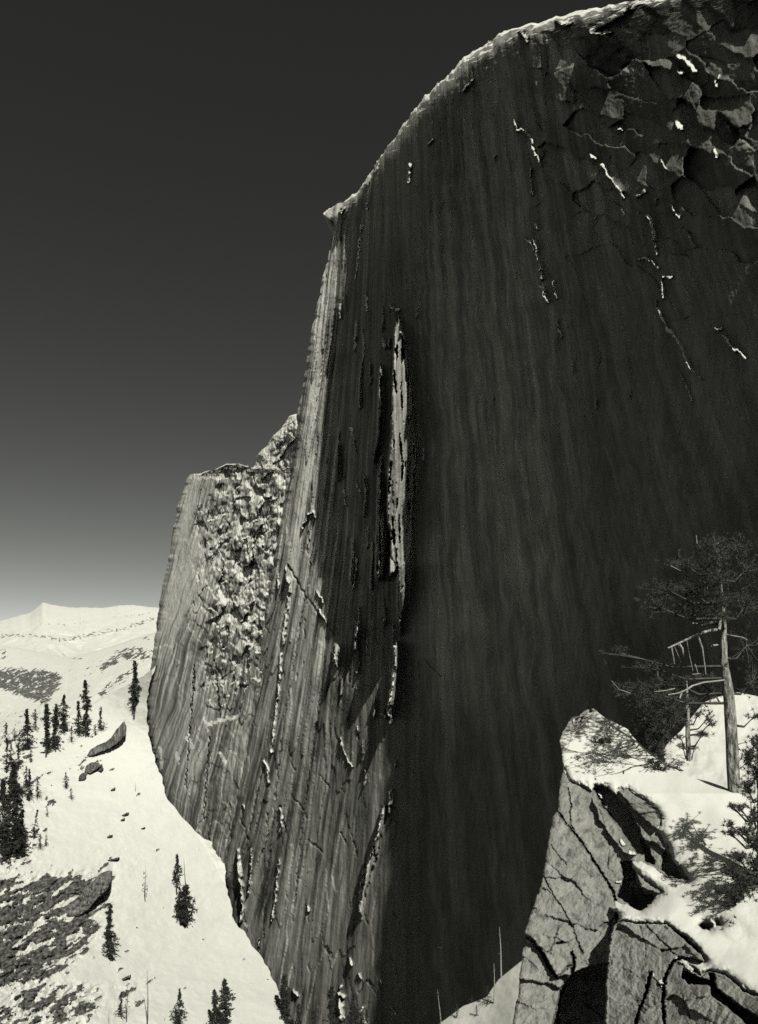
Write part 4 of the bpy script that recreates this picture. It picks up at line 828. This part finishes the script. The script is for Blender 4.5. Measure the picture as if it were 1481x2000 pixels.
pine('pine_tree', 'big pine with pale bare trunk and wide dark crown behind the snow ridge', 26.2,
     [(1437, 1560, .24), (1434, 1540, .20), (1430, 1450, .19), (1427, 1400, .185), (1424, 1360, .17), (1419, 1320, .14), (1414, 1290, .12), (1414, 1250, .10), (1416, 1222, .055), (1412, 1180, .05), (1406, 1120, .045), (1402, 1060, .03)],
     [([(1405, 1230, -.1), (1408, 1208, 0), (1409, 1200, 0)], .05, .05), ([(1404, 1230, 0), (1385, 1232, -.2), (1360, 1240, -.4), (1340, 1250, -.5), (1312, 1263, -.6), (1305, 1266, -.6)], .055, .025), ([(1398, 1214, 0), (1385, 1217, -.2), (1370, 1221, -.3)], .03, .025), ([(1362, 1218, -.3), (1352, 1217, -.4)], .02, .015),
      ([(1312, 1264, -.6), (1315, 1280, -.6), (1318, 1297, -.6)], .025, .01), ([(1318, 1264, -.6), (1325, 1280, -.5), (1330, 1293, -.5)], .014, .008), ([(1327, 1259, -.6), (1333, 1266, -.6), (1336, 1283, -.6)], .05, .025), ([(1342, 1252, -.5), (1347, 1280, -.5), (1354, 1310, -.5)], .014, .008),
      ([(1364, 1243, -.4), (1372, 1265, -.4), (1377, 1300, -.3), (1379, 1318, -.3)], .035, .012), ([(1358, 1297, -.5), (1364, 1316, -.5)], .014, .01), ([(1420, 1240, 0), (1436, 1243, -.3), (1450, 1245, -.5), (1460, 1250, -.6)], .03, .02), ([(1392, 1261, -.2), (1402, 1260, 0)], .04, .03),
      ([(1420, 1328, 0), (1395, 1331, -.3), (1375, 1333, -.4), (1352, 1340, -.5)], .03, .03), ([(1352, 1340, -.5), (1342, 1347, -.6), (1325, 1354, -.7), (1305, 1357, -.8)], .035, .015), ([(1333, 1350, -.6), (1328, 1364, -.7)], .03, .02), ([(1318, 1345, -.7), (1300, 1349, -.9), (1278, 1351, -1)], .02, .01), ([(1368, 1316, -.5), (1352, 1317, -.5)], .015, .01),
      ([(1195, 1330, -1.2), (1210, 1347, -1.1), (1232, 1354, -1)], .01, .012), ([(1438, 1455, 0), (1456, 1450, -.2)], .02, .01), 
      ([(1362, 1062, -.6), (1360, 1045, -.6)], .015, .01), ([(1310, 1105, -.8), (1330, 1115, -.7)], .014, .01)],
     [(1402, 1080, 20, 22, 30, -.9), (1404, 1125, 22, 24, 34, -.9), (1408, 1170, 22, 20, 34, -.9), (1412, 1200, 16, 12, 18, -.9), (1390, 1062, 34, 20, 26, 0), (1440, 1066, 36, 22, 24, -.4), (1330, 1098, 40, 18, 24, -.6), (1395, 1110, 55, 26, 40, .4), (1460, 1110, 30, 30, 24, 0), (1300, 1150, 42, 18, 30, -.8), (1350, 1150, 50, 22, 36, -.4), (1420, 1160, 50, 26, 34, .2), (1275, 1180, 36, 18, 26, -1), (1340, 1190, 40, 16, 26, -.6), (1400, 1195, 40, 16, 20, .2), (1460, 1180, 35, 40, 34, -.4), (1460, 1260, 30, 40, 22, .5),
      (1210, 1275, 30, 12, 14, -1.2), (1265, 1300, 40, 14, 18, -1), (1255, 1345, 52, 14, 44, -1), (1310, 1330, 45, 12, 34, -.8), (1360, 1325, 40, 12, 26, -.3), (1390, 1345, 24, 26, 34, .2), (1470, 1330, 30, 40, 26, .6), (1478, 1395, 22, 16, 14, .3)], 501, dn=1.8, dsh=1.4)
pine('pine_tree', 'dark drooping pine half hidden behind the snow ridge', 34.5, [(1292, 1492, .14), (1290, 1420, .12), (1286, 1350, .07), (1284, 1300, .03)], [],
     [(1262, 1375, 40, 20, 70, 0), (1300, 1365, 40, 18, 70, 0), (1275, 1405, 34, 20, 75, -.3), (1305, 1400, 24, 24, 60, .2), (1262, 1430, 22, 18, 48, 0), (1292, 1435, 24, 22, 62, -.2), (1290, 1465, 12, 18, 44, 0), (1245, 1350, 40, 16, 40, .3), (1322, 1385, 22, 14, 34, 0), (1270, 1458, 9, 14, 18, 0)], 502, tuft=.26, bark=M_darkbark, needles=18)
pine('pine_tree', 'slender young pine standing in the snow field left of the big pale trunk', 38.5, [(1346, 1486, .12), (1344, 1440, .11), (1343, 1390, .10), (1341, 1330, .05)],
     [([(1345, 1437, 0), (1370, 1437, -.3), (1398, 1438, -.4)], .02, .01)],
     [(1350, 1372, 26, 12, 26, 0), (1322, 1392, 16, 12, 20, 0), (1366, 1392, 20, 14, 22, 0), (1372, 1434, 20, 4, 26, -.3), (1330, 1440, 9, 5, 10, 0), (1334, 1458, 10, 4, 10, 0), (1356, 1462, 8, 3, 8, 0), (1385, 1400, 12, 14, 18, 0), (1390, 1410, 6, 10, 12, 0), (1340, 1410, 14, 10, 14, 0)], 503, tuft=.22, bark=M_bark, needles=14)
pine('pine_tree', 'dark pine boughs leaning in along the right edge over the snow', 22.1, [(1500, 2010, .16), (1496, 1900, .15), (1490, 1750, .12), (1486, 1600, .09), (1484, 1500, .05)],
     [([(1486, 1700, 0), (1470, 1690, -.2), (1452, 1700, -.3)], .02, .01), ([(1484, 1800, 0), (1468, 1812, -.2), (1458, 1830, -.3), (1454, 1850, -.3), (1458, 1870, -.3)], .014, .008), ([(1490, 1830, 0), (1474, 1840, -.2), (1468, 1862, -.3)], .012, .008), ([(1480, 1740, 0), (1462, 1738, -.2), (1450, 1750, -.3)], .014, .008), ([(1455, 1850, -.3), (1452, 1875, -.3)], .01, .006)],
     [(1446, 1578, 12, 6, 12, -.2), (1430, 1574, 8, 5, 10, -.3), (1425, 1608, 8, 5, 9, -.3), (1470, 1590, 22, 30, 36, 0), (1475, 1640, 20, 24, 44, 0), (1428, 1628, 14, 5, 14, -.3), (1455, 1622, 18, 10, 20, -.2), (1440, 1672, 22, 7, 32, -.4), (1474, 1690, 18, 20, 40, 0), (1432, 1702, 22, 9, 36, -.4), (1462, 1716, 24, 12, 40, -.2), (1415, 1738, 16, 8, 22, -.4), (1445, 1744, 26, 16, 52, -.3), (1475, 1760, 20, 26, 52, 0),
      (1428, 1760, 20, 10, 28, -.4), (1430, 1800, 12, 12, 22, -.4), (1455, 1810, 24, 16, 46, -.2), (1476, 1830, 18, 30, 50, 0), (1440, 1828, 16, 12, 26, -.3), (1472, 1872, 16, 18, 30, 0), (1404, 1735, 8, 5, 9, -.5), (1460, 1538, 16, 20, 30, .3), (1478, 1510, 18, 30, 44, .4), (1462, 1480, 16, 26, 40, .4), (1480, 1450, 22, 20, 30, .4)], 504, tuft=.125, depth=.5, bark=M_darkbark, needles=22, dn=1.6)
pine('sapling', 'bare little shrub in the snow near the tip of the outcrop', 29.2, [(1132, 1508, .02), (1131, 1495, .018), (1128, 1478, .01)],
     [([(1131, 1495, 0), (1126, 1484, 0), (1122, 1476, 0)], .012, .006), ([(1131, 1500, 0), (1139, 1490, 0), (1145, 1484, 0)], .012, .006)],
     [(1130, 1480, 12, 6, 10, 0), (1126, 1492, 8, 5, 6, 0), (1150, 1500, 12, 6, 10, .2)], 505, tuft=.10, depth=.3, bark=M_darkbark, cat='shrub', needles=8)
pine('low_shrub', 'low dark mat shrub on the snow below the outcrop crest', 30.2, [(1174, 1450, .03), (1174, 1442, .02)], [], [(1174, 1446, 18, 5, 26, 0), (1186, 1450, 12, 4, 12, 0), (1162, 1442, 8, 3, 6, 0)], 506, tuft=.12, depth=.5, bark=M_darkbark, cat='shrub')
pine('low_shrub', 'low dark shrub with dead branches trailing over the snow', 28.3, [(1288, 1498, .03), (1284, 1486, .02)],
     [([(1288, 1500, 0), (1310, 1512, -.1), (1335, 1522, -.2), (1360, 1528, -.3)], .02, .01), ([(1282, 1496, 0), (1268, 1500, -.1), (1258, 1512, -.2)], .015, .006), ([(1290, 1480, 0), (1305, 1492, 0), (1322, 1508, -.1)], .014, .008), ([(1274, 1492, 0), (1262, 1482, 0), (1250, 1484, 0)], .012, .006), ([(1310, 1512, -.1), (1302, 1524, -.2)], .01, .006)],
     [(1284, 1490, 20, 8, 34, 0), (1300, 1498, 14, 5, 16, 0), (1272, 1486, 10, 5, 12, 0)], 507, tuft=.10, depth=.5, bark=M_darkbark, twig_mat=M_darkbark, cat='shrub')

# ------------------------------------------------------------------ light, sky, camera
L_ = bpy.data.lights.new('sun', 'SUN'); L_.energy = 3.4; L_.angle = math.radians(.5); L_.color = (1, .985, .95)
so = bpy.data.objects.new('sun', L_); COL.objects.link(so); so.rotation_euler = Vector(tuple(SUN)).to_track_quat('Z', 'Y').to_euler()
w = bpy.data.worlds.new('World'); scene.world = w; w.use_nodes = True; nt = w.node_tree
bg = nt.nodes['Background']; sky = nt.nodes.new('ShaderNodeTexSky'); sky.sky_type = 'NISHITA'; sky.sun_disc = False
sky.sun_elevation = math.asin(SUN[2]); sky.sun_rotation = math.atan2(SUN[0], SUN[1]); sky.altitude = 2300; sky.air_density = 1.0; sky.dust_density = .6; sky.ozone_density = 1
sp = nt.nodes.new('ShaderNodeSeparateColor'); nt.links.new(sky.outputs[0], sp.inputs[0])
val = math_n(nt, 'ADD', math_n(nt, 'MULTIPLY', math_n(nt, 'POWER', sp.outputs[0], 1.76), .245), .105)     # deep red filter: only the red of the sky reaches the plate
cc = nt.nodes.new('ShaderNodeCombineColor')
for i, t in enumerate((.97, 1.0, .93)): nt.links.new(math_n(nt, 'MULTIPLY', val, t), cc.inputs[i])
nt.links.new(cc.outputs[0], bg.inputs[0]); bg.inputs[1].default_value = .1
cam = bpy.data.cameras.new('camera'); cam.sensor_fit = 'HORIZONTAL'; cam.sensor_width = 36; cam.lens = 36 * F / 1481; cam.shift_y = (HY - 1000) / 1481; cam.shift_x = .5 / 1481
cam.clip_start = .1; cam.clip_end = 60000
co = bpy.data.objects.new('camera', cam); COL.objects.link(co); co.rotation_euler = (math.pi / 2, 0, 0); scene.camera = co
vs = scene.view_settings; vs.view_transform = 'Standard'; vs.look = 'None'; vs.gamma = 1; vs.exposure = 0
scene.cycles.max_bounces = 4; scene.cycles.diffuse_bounces = 0; scene.cycles.use_denoising = False
